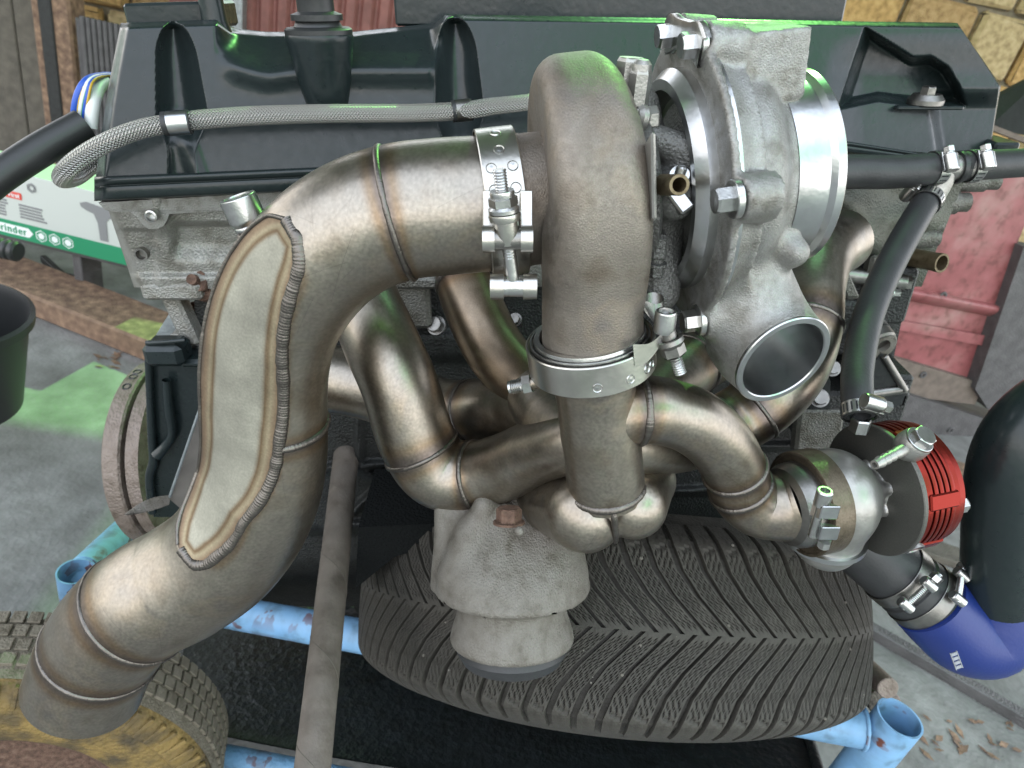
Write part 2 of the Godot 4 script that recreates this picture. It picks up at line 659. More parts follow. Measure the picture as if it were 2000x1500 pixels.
	mat("head_alu", Color(0.4, 0.4, 0.375), 0.55, 0.6, {tex = T.speck, nrm = T.n_cast, ns = 0.5, scale = 7.0, detail = T.grime, dscale = 3.5})
	mat("oily_alu", Color(0.22, 0.22, 0.2), 0.5, 0.6, {tex = T.speck, nrm = T.n_cast, ns = 0.5, scale = 7.0, detail = T.grime, dscale = 3.5})
	mat("mount_alu", Color(0.23, 0.215, 0.19), 0.65, 0.35, {tex = T.speck, nrm = T.n_cast, ns = 0.6, scale = 10.0, detail = T.grime, dscale = 6.0})
	mat("machined", Color(0.6, 0.61, 0.61), 0.28, 1.0, {tex = T.blot, scale = 5.0, nrm = T.n_fine, ns = 0.06})
	mat("zinc", Color(0.62, 0.62, 0.6), 0.3, 1.0, {tex = T.blot, nrm = T.n_fine, ns = 0.15, scale = 14.0})
	mat("zinc_dark", Color(0.3, 0.29, 0.27), 0.38, 1.0, {tex = T.blot, nrm = T.n_fine, ns = 0.2, scale = 14.0})
	mat("band_steel", Color(0.6, 0.58, 0.53), 0.3, 1.0, {tex = T.blot, nrm = T.n_fine, ns = 0.08, scale = 6.0})
	mat("brown_band", Color(0.2, 0.165, 0.125), 0.45, 0.8, {tex = T.speck, nrm = T.n_fine, ns = 0.3, scale = 9.0, detail = T.grime, dscale = 9.0})
	mat("black_gloss", Color(0.011, 0.017, 0.0175), 0.3, 0.0, {nrm = T.n_peel, ns = 0.3, scale = 9.0, coat = 0.3, coat_rough = 0.18, rt = data_tex(0.018, 5, 0.2, 0.5, 84)})
	M.black_gloss.metallic_specular = 0.36
	mat("black_paint", Color(0.014, 0.016, 0.016), 0.35, 0.0, {nrm = T.n_peel, ns = 0.3, scale = 8.0})
	mat("black_dirty", Color(0.02, 0.022, 0.021), 0.55, 0.0, {tex = T.grime, nrm = T.n_cast, ns = 0.5, scale = 5.0})
	mat("sump_black", Color(0.008, 0.009, 0.009), 0.85, 0.0, {nrm = T.n_cast, ns = 0.5, scale = 5.0})
	M.sump_black.metallic_specular = 0.2
	mat("black_plastic", Color(0.018, 0.019, 0.019), 0.42, 0.0, {nrm = T.n_fine, ns = 0.1, scale = 9.0})
	mat("rubber", Color(0.03, 0.031, 0.032), 0.5, 0.0, {tex = T.blot, nrm = T.n_fine, ns = 0.2, scale = 8.0})
	mat("tyre", Color(0.058, 0.053, 0.043), 0.75, 0.0, {tex = T.blot, nrm = T.n_cast, ns = 0.3, scale = 5.0, detail = T.grime, dscale = 7.0})
	mat("rust", Color(0.6, 0.58, 0.56), 0.8, 0.1, {tex = T.rust, nrm = T.n_cast, ns = 0.6, scale = 8.0})
	mat("rusty_steel", Color(0.23, 0.19, 0.165), 0.55, 0.4, {tex = T.grime, nrm = T.n_cast, ns = 0.4, scale = 5.0})
	mat("blue_paint", Color(0.85, 0.88, 0.9), 0.5, 0.0, {tex = T.chip, scale = 2.6, detail = T.grime, dscale = 3.0})
	mat("blue_grimy", Color(0.55, 0.6, 0.62), 0.5, 0.0, {tex = T.chip, nrm = T.n_cast, ns = 0.3, scale = 4.0, detail = T.grime, dscale = 2.5})
	mat("blue_silicone", Color(0.008, 0.022, 0.13), 0.42, 0.0, {nrm = T.n_fine, ns = 0.12, scale = 6.0})
	mat("red_anod", Color(0.2, 0.02, 0.014), 0.33, 0.9, {nrm = T.n_fine, ns = 0.1, scale = 8.0})
	mat("disc_dark", Color(0.13, 0.128, 0.115), 0.5, 0.7, {tex = T.speck, nrm = T.n_fine, ns = 0.2, scale = 9.0})
	mat("cardboard", Color(0.19, 0.165, 0.14), 0.8, 0.0, {tex = T.blot, nrm = T.n_fine, ns = 0.4, scale = 6.0, detail = T.grime, dscale = 3.0})
	mat("concrete", Color(1, 1, 1), 0.85, 0.0, {tex = T.concrete, nrm = T.n_cast, ns = 0.12, scale = 1.3, detail = T.blot, dscale = 0.45})
	mat("stone", Color(1, 1, 1), 0.9, 0.0, {tex = T.stone, nrm = T.n_cast, ns = 0.7, scale = 2.5})
	mat("mortar", Color(0.32, 0.28, 0.2), 0.95, 0.0, {tex = T.blot, nrm = T.n_cast, ns = 0.7, scale = 3.0})
	mat("wood", Color(1, 1, 1), 0.8, 0.0, {tex = T.wood, nrm = T.n_fine, ns = 0.6, scale = 3.0})
	mat("dark_wood", Color(0.13, 0.115, 0.09), 0.8, 0.0, {tex = T.blot, nrm = T.n_fine, ns = 0.6, scale = 3.0})
	mat("gate_red", Color(0.3, 0.12, 0.1), 0.6, 0.0, {tex = T.blot, scale = 2.0})
	mat("red_panel", Color(1, 1, 1), 0.5, 0.0, {tex = T.redp, scale = 1.3, detail = T.grime, dscale = 2.0})
	mat("dusty_sill", Color(0.2, 0.16, 0.13), 0.85, 0.0, {tex = T.blot, nrm = T.n_cast, ns = 0.6, scale = 4.0})
	mat("grey_steel", Color(0.13, 0.125, 0.125), 0.6, 0.3, {tex = T.blot, nrm = T.n_cast, ns = 0.4, scale = 3.0})
	mat("tray_black", Color(0.016, 0.02, 0.022), 0.42, 0.0, {tex = T.grime, nrm = T.n_pit, ns = 0.7, scale = 3.0})
	mat("dusty_rubber", Color(0.17, 0.15, 0.115), 0.85, 0.0, {tex = T.grime, nrm = T.n_cast, ns = 0.4, scale = 5.0})
	mat("yellow_rubber", Color(0.7, 0.68, 0.66), 0.75, 0.0, {tex = T.yellow, nrm = T.n_cast, ns = 0.5, scale = 2.6})
	mat("white_card", Color(0.5, 0.52, 0.48), 0.5, 0.0, {})
	mat("green_card", Color(0.02, 0.24, 0.11), 0.45, 0.0, {})
	mat("red_ink", Color(0.62, 0.06, 0.04), 0.5, 0.0, {})
	mat("grey_ink", Color(0.2, 0.2, 0.2), 0.6, 0.0, {})
	mat("white_ink", Color(0.8, 0.82, 0.8), 0.5, 0.0, {})
	mat("worn_print", Color(0.3, 0.31, 0.33), 0.6, 0.0, {tex = T.blot, scale = 30.0})
	mat("brass", Color(0.2, 0.16, 0.1), 0.5, 0.75, {tex = T.grime, nrm = T.n_fine, ns = 0.4, scale = 12.0})
	mat("fitting_grey", Color(0.42, 0.41, 0.38), 0.4, 0.8, {tex = T.blot, nrm = T.n_fine, ns = 0.2, scale = 10.0})
	mat("wire_blue", Color(0.02, 0.08, 0.4), 0.4, 0.0, {})
	mat("wire_yellow", Color(0.5, 0.32, 0.03), 0.4, 0.0, {})
	mat("wire_green", Color(0.08, 0.3, 0.1), 0.4, 0.0, {})
	mat("white_plastic", Color(0.6, 0.62, 0.6), 0.4, 0.0, {})
	mat("galv", Color(0.42, 0.46, 0.47), 0.45, 0.7, {tex = T.blot, nrm = T.n_fine, ns = 0.4, scale = 9.0})
	mat("gasket", Color(0.24, 0.22, 0.2), 0.6, 0.4, {tex = T.blot, scale = 4.0})
	mat("green_lit", Color(0.05, 0.16, 0.06), 0.6, 0.0, {tex = T.blot, scale = 4.0})
	mat("roof_sheet", Color(0.25, 0.25, 0.24), 0.8, 0.0, {})
	var g := mat("green_sheet", Color(0.25, 0.8, 0.3), 0.2, 0.0, {})
	g.uv1_triplanar = false
	g.albedo_color.a = 0.5
	g.backlight_enabled = true
	g.backlight = Color(0.25, 0.85, 0.35)
	g.transparency = BaseMaterial3D.TRANSPARENCY_ALPHA
	g.vertex_color_use_as_albedo = false
	# braided steel hose: woven strands drawn as relief on a metal surface
	var im := Image.create(64, 64, false, Image.FORMAT_L8)
	for y in 64:
		for x in 64:
			var a := fposmod(float(x + y), 32.0) / 32.0
			var b := fposmod(float(x - y), 32.0) / 32.0
			var over := (int(floor((x + y) / 32.0)) + int(floor((x - y + 128) / 32.0))) % 2 == 0
			var sa := sin(a * PI)
			var sb := sin(b * PI)
			var hgt := maxf(sa * (1.0 if over else 0.75), sb * (0.75 if over else 1.0))
			im.set_pixel(x, y, Color(hgt, hgt, hgt))
	T.braid = ImageTexture.create_from_image(im)
	var br := mat("braid", Color(0.44, 0.43, 0.4), 0.34, 1.0, {uv = true, hm = T.braid, hs = 0.22, uvs = Vector3(7, 210, 1)})
	br.texture_repeat = true

func _ready() -> void:
	cx = EB.x
	cy = EB * Vector3(0, cs, -sn)
	cz = EB * Vector3(0, sn, cs)
	rng.seed = 7
	# ---- camera, sky, sun, exposure
	var cam := Camera3D.new()
	cam.name = "camera"
	cam.position = CAM
	cam.basis = Basis(cx, cy, cz)
	cam.fov = rad_to_deg(2.0 * atan(750.0 / F))
	cam.near = 0.02
	cam.far = 200.0
	add_child(cam)
	cam.current = true
	var att := CameraAttributesPhysical.new()
	att.frustum_focal_length = 6.5
	att.frustum_focus_distance = 0.43
	att.exposure_aperture = 4.0
	cam.attributes = att
	cam.fov = rad_to_deg(2.0 * atan(750.0 / F))
	var env := Environment.new()
	env.background_mode = Environment.BG_SKY
	var sky := Sky.new()
	var sm := ProceduralSkyMaterial.new()
	sm.sky_top_color = Color(0.78, 0.82, 0.88)
	sm.sky_horizon_color = Color(0.95, 0.93, 0.9)
	sm.sky_curve = 0.2
	sm.ground_bottom_color = Color(0.3, 0.29, 0.27)
	sm.ground_horizon_color = Color(0.5, 0.48, 0.45)
	sm.sky_energy_multiplier = 1.7
	sky.sky_material = sm
	env.sky = sky
	env.tonemap_mode = Environment.TONE_MAPPER_LINEAR
	env.tonemap_exposure = 1.38
	env.sdfgi_enabled = true
	env.ssao_enabled = true
	env.ssil_enabled = true
	var we := WorldEnvironment.new()
	we.environment = env
	we.name = "world_environment"
	add_child(we)
	var sun := DirectionalLight3D.new()
	sun.name = "sun"
	sun.light_color = Color(0.58, 1.0, 0.5)
	sun.light_energy = 1.3
	sun.light_angular_distance = 0.5
	sun.shadow_enabled = true
	add_child(sun)
	sun.look_at_from_position(Vector3.ZERO, -Vector3(0.18, 0.64, -0.76), Vector3(0, 0, 1))
	make_materials()
	# ---- setting, then the engine, then the small things
	build_setting()
	build_valve_cover()
	build_engine()
	build_turbo()
	build_downpipe()
	build_manifold()
	build_clamps()
	build_wastegate()
	build_hoses()
	build_mount()
	build_tyres()
	build_stand()
	build_small()
	build_background()

func build_setting() -> void:
	var g := MB.new()
	var rows := []
	for a in 41:
		var r := PackedVector3Array()
		for b in 41:
			r.append(Vector3(-40 + b * 2.0, 0, 40 - a * 2.0))
		rows.append(r)
	g.grid(rows)
	solo(g, "ground", M.concrete, "bare grey concrete yard floor", "ground", Vector3.ZERO, "structure")
	# unseen roof, sheets laid to shape the sun; front green sheet added for reflections
	var y := 2.7
	var strips := [[-4.0, 0.22, -4.36, -0.1, "roof_sheet"], [0.22, 1.0, -4.36, -1.5, "green_sheet"], [0.22, 1.0, -1.5, -0.3, "roof_sheet"], [1.0, 2.6, 0.7, 2.6, "green_sheet"], [1.0, 4.0, -4.36, -0.3, "roof_sheet"]]
	var roof := thing("roof", "unseen lean-to roof of grey and green sheets laid out to shape the light", "roof", Vector3(0, y, -2))
	for s in strips:
		var mb := MB.new()
		if s[4] == "green_sheet":
			mb.quad(Vector3(s[0], y, s[3]), Vector3(s[1], y, s[3]), Vector3(s[1], y, s[2]), Vector3(s[0], y, s[2]))
		else:
			mb.box(Vector3((s[0] + s[1]) * 0.5, y, (s[2] + s[3]) * 0.5), Vector3((s[1] - s[0]) * 0.5, 0, 0), Vector3(0, 0.012, 0), Vector3(0, 0, (s[3] - s[2]) * 0.5), 0.002)
		part(mb, s[4], M[s[4]], roof)

# ---- valve cover ----------------------------------------------------------------------------------------------------
func zc(px: float) -> float:
	return 0.53 + 0.14 * (px - 185.0) / 1770.0
func lerp_tab(tab: Array, x: float) -> float:
	if x <= tab[0][0]: return tab[0][1]
	for k in tab.size() - 1:
		if x <= tab[k + 1][0]:
			return lerpf(tab[k][1], tab[k + 1][1], (x - tab[k][0]) / (tab[k + 1][0] - tab[k][0]))
	return tab[tab.size() - 1][1]
func poly_sd(p: Vector2, poly: Array) -> float:
	var d := 1e9
	var inside := false
	for k in poly.size():
		var a: Vector2 = poly[k]
		var b: Vector2 = poly[(k + 1) % poly.size()]
		d = minf(d, p.distance_to(Geometry2D.get_closest_point_to_segment(p, a, b)))
		if (a.y > p.y) != (b.y > p.y) and p.x < (b.x - a.x) * (p.y - a.y) / (b.y - a.y) + a.x: inside = not inside
	return -d if inside else d

func cover_depth(px: float, py: float) -> float:
	# how far the face stands back from the plane of the cover's side, in metres
	var h := 0.0
	# two upright hollows for the bolts
	for s in [[338.0, 355.0, 34.0, 50.0, 42.0, 0.02], [888.0, 897.0, 34.0, 47.0, 32.0, 0.02]]:
		var v := clampf((py - s[4]) / 175.0, 0.0, 1.0)
		var c := lerpf(s[0], s[1], v)
		var w := lerpf(s[2], s[3], v) * sqrt(1.0 - pow(1.0 - clampf((py - s[4]) / 70.0, 0.0, 1.0), 2.0))
		if py > 215: w *= lerpf(1.0, 0.55, smoothstep(215.0, 300.0, py))
		var dx := absf(px - c)
		if w > 1.0 and dx < w:
			var dd: float = s[5] * (1.0 - 0.75 * smoothstep(205.0, 290.0, py))
			h += dd * pow(1.0 - (dx / w) * (dx / w), 0.85) * smoothstep(s[4] - 2.0, s[4] + 14.0, py)
	# the shelf each side of the filler, with a rolled lower lip
	var zone := smoothstep(415.0, 470.0, px) * (1.0 - smoothstep(835.0, 868.0, px))
	var yr := 88.0 + 26.0 * smoothstep(440.0, 540.0, px) + 8.0 * sin((px - 690.0) * 0.02)
	if px > 640: yr = 104.0
	h += zone * (0.03 * (1.0 - smoothstep(yr - 62.0, yr + 36.0, py)) - 0.006 * exp(-pow((py - yr - 34.0) / 26.0, 2.0)))
	# faint rib under the left hollow, and the belly below the hose
	h -= 0.005 * exp(-pow((px - (352.0 + (py - 250.0) * 0.35)) / 18.0, 2.0)) * smoothstep(240.0, 275.0, py)
	# right-hand pocket with the holding-down bolt
	if px > 1600:
		var sd := poly_sd(Vector2(px, py), [Vector2(1690, 55), Vector2(1782, 114), Vector2(1818, 112), Vector2(1850, 132), Vector2(1872, 168), Vector2(1884, 205), Vector2(1800, 206), Vector2(1715, 195), Vector2(1640, 210)])
		h += 0.03 * (1.0 - smoothstep(-16.0, 5.0, sd))
		h += 0.008 * smoothstep(1600.0, 1690.0, px) * smoothstep(60.0, 150.0, py)
		# the end turns back below the crease on the right
		h += 0.02 * smoothstep(1812.0, 1835.0, px - (py - 215.0) * 0.15) * smoothstep(170.0, 215.0, py)
	return h

func build_valve_cover() -> void:
	var vc := thing("valve_cover", "long glossy black engine valve cover across the top of the engine", "valve cover", Q(1000, 330, zc(1000)))
	var rows := []
	var nr := 110
	var nc := 640
	for a in nr + 1:
		var tt := float(a) / nr
		var r := PackedVector3Array()
		for b in nc + 1:
			var s := float(b) / nc
			var xt := lerpf(236.0, 1868.0, s)
			var xb := lerpf(187.0, 1926.0, s)
			var px := lerpf(xt, xb, pow(tt, 1.0))
			if s > 0.9:
				px = lerpf(px, lerp_tab([[0.0, 1870], [0.5, 1955], [1.0, 1934]], tt), (s - 0.9) / 0.1)
			if s < 0.06:
				px -= 4.0 * (1.0 - s / 0.06) * sin(PI * tt)
			var yt := lerp_tab([[236, 45], [425, 38], [452, 55], [520, 62], [690, 62], [850, 45], [872, 28], [1868, 45]], xt)
			var yb := lerp_tab([[187, 347], [700, 325], [1650, 277], [1800, 301], [1926, 290]], xb)
			var py := lerpf(yt, yb, tt)
			var z := zc(px) + 0.03 * (1.0 - tt) + cover_depth(px, py)
			# rounded long edges and ends
			z += 0.012 * pow(1.0 - smoothstep(0.0, 0.05, tt), 2.0)
			z += 0.02 * pow(1.0 - smoothstep(0.0, 0.014, s), 2.0) + 0.012 * pow(1.0 - smoothstep(0.0, 0.006, 1.0 - s), 2.0)
			r.append(Q(px, py, z))
		rows.append(r)
	var f := MB.new()
	f.grid(rows)
	# the top, the ends and the back
	var back := EB * Vector3(0, -0.034, -0.16)
	var top := []
	for k in 5:
		var r := PackedVector3Array()
		for p in rows[0]: r.append(p + back * (1.0 - k / 4.0))
		top.append(r)
	f.grid(top)
	for side in [0, nc]:
		var st := []
		for k in 3:
			var r := PackedVector3Array()
			for a in nr + 1: r.append((rows[a][side] as Vector3) + back * (k / 2.0) + EB.x * ((0.01 if side == 0 else -0.004) * k))
			st.append(r)
		f.grid(st, false, null, side != 0)
	var bk := []
	for a in [0, nr]:
		var r := PackedVector3Array()
		for p in rows[a]: r.append(p + back)
		bk.append(r)
	f.grid(bk, false, null, true)
	var body := part(f, "cover_body", M.black_gloss, vc)
	# bottom rim
	rows = []
	for k in 101:
		var s := k / 100.0
		var px := lerpf(184.0, 1940.0, s)
		var y0 := lerp_tab([[184, 345], [700, 323], [1650, 275], [1800, 299], [1940, 290]], px)
		var hh := lerp_tab([[184, 48], [1000, 44], [1650, 22], [1800, 16], [1940, 12]], px)
		var z := zc(px) + 0.016 * pow(1.0 - smoothstep(0.0, 0.015, s), 2.0)
		var ov := -0.007 if px < 1500 else -0.004
		var r := PackedVector3Array()
		for q in [[0, 0.02], [0, 0.0], [0.03, ov * 0.7], [0.13, ov], [0.3, ov], [0.36, ov * 0.6], [0.42, ov * 0.6], [0.48, ov], [0.88, ov], [0.97, ov * 0.6], [1.0, 0.0], [1.0, 0.03]]:
			r.append(Q(px, y0 + hh * q[0], z + q[1]))
		rows.append(r)
	f = MB.new()
	f.grid(rows, false, null, true)
	part(f, "cover_rim", M.black_gloss, vc)
	# second, higher cover behind
	f = MB.new()
	var a0 := Q(770, 20, 0.665)
	var a1 := Q(1650, 26, 0.725)
	var dx := (a1 - a0) * 0.5
	f.box((a0 + a1) * 0.5 + EB.y * 0.004 - EB.z * 0.03, dx, EB.y * 0.016, EB.z * 0.03, 0.002)
	part(f, "rear_cover", M.black_gloss, vc)
	f = MB.new()
	a0 = Q(238, 34, 0.585)
	a1 = Q(432, 28, 0.60)
	f.box((a0 + a1) * 0.5 - EB.z * 0.02, (a1 - a0) * 0.5, EB.y * 0.009, EB.z * 0.016, 0.002)
	part(f, "rear_cover", M.black_gloss, vc)
	# filler neck: a tapered cup grown out of the side
	f = MB.new()
	var o := Q(623, 66, zc(623) + 0.02)
	var up := EB.y
	var rr := rad(o, 66)
	f.lathe(o, up, [Vector2(0, -0.064), Vector2(rr * 0.3, -0.063), Vector2(rr * 0.52, -0.058), Vector2(rr * 0.66, -0.048), Vector2(rr * 0.8, -0.032), Vector2(rr * 0.93, -0.012), Vector2(rr * 0.985, -0.005), Vector2(rr, -0.002), Vector2(rr * 0.97, 0.0), Vector2(rr * 0.9, 0.0)], 48)
	var neck := part(f, "filler_neck", M.black_gloss, vc)
	f = MB.new()
	f.lathe(o, up, [Vector2(rr * 0.98, 0.0), Vector2(rr * 0.98, 0.003), Vector2(rr * 0.9, 0.0045), Vector2(rr * 0.7, 0.005), Vector2(rr * 0.62, 0.009), Vector2(0, 0.009)], 48)
	part(f, "seal", M.black_plastic, neck)
	# upright stub at the left, its top broken off out of frame
	f = MB.new()
	var s0 := Q(419, 40, 0.60)
	f.lathe(s0, up, [Vector2(0.012, -0.01), Vector2(0.0095, 0.0), Vector2(0.0085, 0.03), Vector2(0.006, 0.031), Vector2(0, 0.031)], 20)
	part(f, "bolt_post", M.black_gloss, vc)
	# the holding-down bolt in the pocket
	f = MB.new()
	var b0 := Q(1806, 203, zc(1806) + 0.018)
	f.lathe(b0, up, [Vector2(0, 0), Vector2(0.0155, 0.0), Vector2(0.0155, 0.004), Vector2(0.012, 0.0085), Vector2(0.0, 0.0085)], 32)
	hexhead(f, b0 + up * 0.008, up, 0.0068, 0.007)
	part(f, "cover_bolt", M.zinc_dark, vc)
	f = MB.new()
	f.box(b0 - up * 0.002, EB.x * 0.03, up * 0.0016, EB.z * 0.012, 0.001)
	part(f, "bolt_ledge", M.black_gloss, vc)
	# flange corner at the far right
	f = MB.new()
	f.box(Q(1938, 296, 0.7), EB.x * 0.012, up * 0.012, EB.z * 0.02, 0.002)
	part(f, "flange_corner", M.black_gloss, vc)
	# breather elbow standing in the filler
	var el := thing("breather_elbow", "black plastic elbow standing in the filler neck of the valve cover", "elbow pipe", o + up * 0.01)
	f = MB.new()
	f.lathe(o + up * 0.009, up, [Vector2(0.019, 0), Vector2(0.019, 0.004), Vector2(0.0135, 0.006), Vector2(0.0135, 0.02), Vector2(0.016, 0.024), Vector2(0.016, 0.06)], 32)
	part(f, "stem", M.black_plastic, el)
	f = MB.new()
	var q0 := o + up * 0.03 + cz * 0.012
	f.lathe(q0, EB.z, [Vector2(0.009, 0), Vector2(0.009, 0.009), Vector2(0.006, 0.009), Vector2(0.006, -0.006)], 24)
	part(f, "side_port", M.black_plastic, el)

# ---- head, block and what is bolted to their ends -------------------------------------------------------------------
func build_engine() -> void:
	var e := thing("engine", "straight engine standing on the frame: grey alloy head over a black block", "engine", Q(1000, 1000, 0.66))
	# cylinder head: side wall with pockets and bosses
	var rows := []
	for a in 61:
		var tt := a / 60.0
		var r := PackedVector3Array()
		for b in 221:
			var s := b / 220.0
			var px := lerpf(lerpf(205.0, 262.0, tt), lerpf(1905.0, 1800.0, tt), s)
			var yt := lerp_tab([[205, 392], [700, 365], [1650, 296], [1905, 300]], px)
			var yb := lerp_tab([[205, 560], [450, 565], [1000, 560], [1905, 560]], px)
			var py := lerpf(yt, yb, tt)
			var z := zc(px) + 0.012 + 0.012 * tt
			z += 0.02 * pow(1.0 - smoothstep(0.0, 0.012, s), 2.0)
			# left pocket under the flange
			z += 0.012 * smoothstep(330.0, 350.0, px) * smoothstep(432.0, 442.0, py) * (1.0 - smoothstep(470.0, 520.0, py)) * (1.0 - smoothstep(700.0, 760.0, px))
			z += 0.004 * smoothstep(445.0, 452.0, py) * (1.0 - smoothstep(300.0, 310.0, px))
			z -= 0.010 * exp(-pow((px - 306.0) / 26.0, 2.0)) * (1.0 - smoothstep(425.0, 470.0, py))
			z -= 0.006 * smoothstep(530.0, 545.0, py) * (1.0 - smoothstep(480.0, 520.0, px))
			# lumps at the right end
			z -= 0.03 * exp(-pow((px - 1700.0) / 45.0, 2.0) - pow((py - 470.0) / 60.0, 2.0))
			z -= 0.022 * exp(-pow((px - 1660.0) / 40.0, 2.0) - pow((py - 400.0) / 40.0, 2.0))
			z -= 0.018 * exp(-pow((px - 1790.0) / 50.0, 2.0) - pow((py - 430.0) / 30.0, 2.0))
			r.append(Q(px, py, z))
		rows.append(r)
	var f := MB.new()
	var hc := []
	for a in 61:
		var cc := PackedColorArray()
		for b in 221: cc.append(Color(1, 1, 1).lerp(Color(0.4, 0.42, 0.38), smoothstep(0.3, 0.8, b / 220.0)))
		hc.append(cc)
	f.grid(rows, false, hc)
	var lst: PackedVector3Array = rows[60]
	var fst: PackedVector3Array = rows[0]
	var r2 := PackedVector3Array()
	for p in lst: r2.append(p - EB.z * 0.15)
	f.grid([lst, r2])
	var sd := []
	for k in 2:
		var r := PackedVector3Array()
		for a in 61: r.append((rows[a][0] as Vector3) - EB.z * 0.15 * k)
		sd.append(r)
	f.grid(sd)
	sd = []
	for k in 2:
		var r := PackedVector3Array()
		for a in 61: r.append((rows[a][220] as Vector3) - EB.z * 0.15 * k)
		sd.append(r)
	f.grid(sd, false, null, true)
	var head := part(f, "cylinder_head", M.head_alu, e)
	# top flange of the head with its ear
	f = MB.new()
	var outl := PackedVector3Array()
	for p in [[192, 396], [600, 372], [600, 402], [470, 410], [330, 418], [327, 428], [320, 441], [306, 448], [290, 447], [278, 438], [268, 424], [255, 414], [228, 414], [205, 410]]:
		outl.append(Q(p[0], p[1], 0.5325 + (p[0] - 192) * 0.0001))
	f.slab(outl, EB.z * -0.012)
	part(f, "head_flange", M.cast_alu, head)
	f = MB.new()
	var h0 := Q(297, 421, 0.5385)
	f.lathe(h0, EB.z, [Vector2(0.0048, -0.004), Vector2(0.0048, 0.0025), Vector2(0.0036, 0.003), Vector2(0.003, 0.0), Vector2(0.003, -0.002), Vector2(0, -0.002)], 24)
	part(f, "threaded_hole", M.zinc, head)
	f = MB.new()
	h0 = Q(276, 497, 0.5465)
	f.lathe(h0, EB.z, [Vector2(0.0055, -0.004), Vector2(0.0055, 0.0015), Vector2(0.004, 0.0015), Vector2(0.0035, -0.004), Vector2(0, -0.004)], 24)
	part(f, "core_plug", M.zinc_dark, head)
	# lower lug and leg of the head casting
	f = MB.new()
	f.box(Q(352, 605, 0.575), EB * Vector3(0.008, 0.0, 0), EB * Vector3(0.006, -0.032, 0.0), EB.z * 0.01, 0.003)
	f.box(Q(345, 560, 0.572), EB.x * 0.026, EB.y * 0.008, EB.z * 0.014, 0.003)
	f.box(Q(365, 655, 0.58), EB.x * 0.012, EB.y * 0.006, EB.z * 0.012, 0.003)
	part(f, "head_leg", M.head_alu, head)
	f = MB.new()
	h0 = Q(394, 552, 0.575)
	f.lathe(h0, cz, [Vector2(0, -0.02), Vector2(0.016, -0.02), Vector2(0.016, 0.0), Vector2(0.012, 0.004), Vector2(0, 0.004)], 28)
	hexhead(f, h0 + cz * 0.004, cz, 0.0115, 0.009)
	f.lathe(h0 + cz * 0.012, cz, [Vector2(0.005, 0), Vector2(0.0045, 0.008), Vector2(0, 0.0085)], 20)
	part(f, "rusty_stud", M.rust, e, "rusty stud and nut below the head's left corner")
	f = MB.new()
	h0 = Q(398, 632, 0.60)
	f.lathe(h0, EB * Vector3(0.1, -1, 0.1), [Vector2(0.012, -0.02), Vector2(0.011, 0.0), Vector2(0.013, 0.003), Vector2(0.012, 0.02)], 24)
	part(f, "rusty_sleeve", M.rust, e)
	f = MB.new()
	h0 = Q(392, 690, 0.585)
	for k in 3:
		f.lathe(h0 + EB.y * (0.006 * k), EB.y, [Vector2(0, 0), Vector2(0.011 - 0.001 * k, 0), Vector2(0.011 - 0.001 * k, 0.005), Vector2(0.0, 0.005)], 24)
	part(f, "stacked_washers", M.zinc, e)
	# block: dark wall with cross ribs
	rows = []
	for a in 111:
		var tt := a / 110.0
		var r := PackedVector3Array()
		for b in 181:
			var s := b / 180.0
			var px := lerpf(380.0, lerpf(1780.0, 1640.0, tt), s)
			var py := lerpf(540.0, 1185.0, tt)
			var z := zc(px) + 0.035 + 0.02 * tt
			var u := Vector2(px, py)
			var rib := 0.0
			for l in [[690, 905, 820, 1010], [690, 1000, 790, 900], [640, 915, 1000, 890], [640, 1030, 850, 1008], [700, 700, 700, 900], [1290, 880, 1560, 870], [1290, 960, 1560, 950]]:
				var d := u.distance_to(Geometry2D.get_closest_point_to_segment(u, Vector2(l[0], l[1]), Vector2(l[2], l[3])))
				rib = maxf(rib, 1.0 - smoothstep(3.0, 9.0, d))
			z -= 0.012 * rib
			z += 0.03 * smoothstep(1030.0, 1045.0, py) + 0.05 * smoothstep(1090.0, 1185.0, py)
			z -= 0.008 * smoothstep(640.0, 660.0, py) * (1.0 - smoothstep(690.0, 712.0, py)) * smoothstep(1000.0, 990.0, px)
			r.append(Q(px, py, z))
		rows.append(r)
	f = MB.new()
	f.grid(rows)
	r2 = PackedVector3Array()
	for p in rows[110]: r2.append(p - EB.z * 0.2)
	f.grid([rows[110], r2])
	part(f, "engine_block", M.black_dirty, e)
	f = MB.new()
	f.box(Q(1000, 1000, 0.78), EB.x * 0.25, EB.y * 0.2, EB.z * 0.02, 0.01)
	part(f, "far_side", M.black_dirty, e)
	f = MB.new()
	var sk := PackedVector3Array()
	for p in [[700, 1030], [900, 1020], [870, 1058], [770, 1088], [694, 1150]]: sk.append(Q(p[0], p[1], 0.495))
	f.slab(sk, EB.z * -0.09)
	part(f, "sump", M.sump_black, e)
	# bolts and brackets seen between the pipes
	for b in [[853, 636, 0.61, 16], [1007, 625, 0.62, 11], [1735, 545, 0.66, 12], [1745, 575, 0.66, 11], [1625, 720, 0.6, 13], [1600, 778, 0.58, 15], [1285, 528, 0.56, 12]]:
		f = MB.new()
		var o := Q(b[0], b[1], b[2])
		var rr := rad(o, b[3])
		var ax := (cz * 0.8 + cx * (-0.2) + cy * 0.1).normalized()
		f.lathe(o, ax, [Vector2(rr * 0.5, -0.03), Vector2(rr * 0.5, -0.001), Vector2(rr * 1.25, 0.0), Vector2(rr * 1.2, 0.002), Vector2(0, 0.002)], 24)
		hexhead(f, o + ax * 0.002, ax, rr, rr * 1.0)
		part(f, "flange_bolt", M.zinc_dark, e)
	f = MB.new()
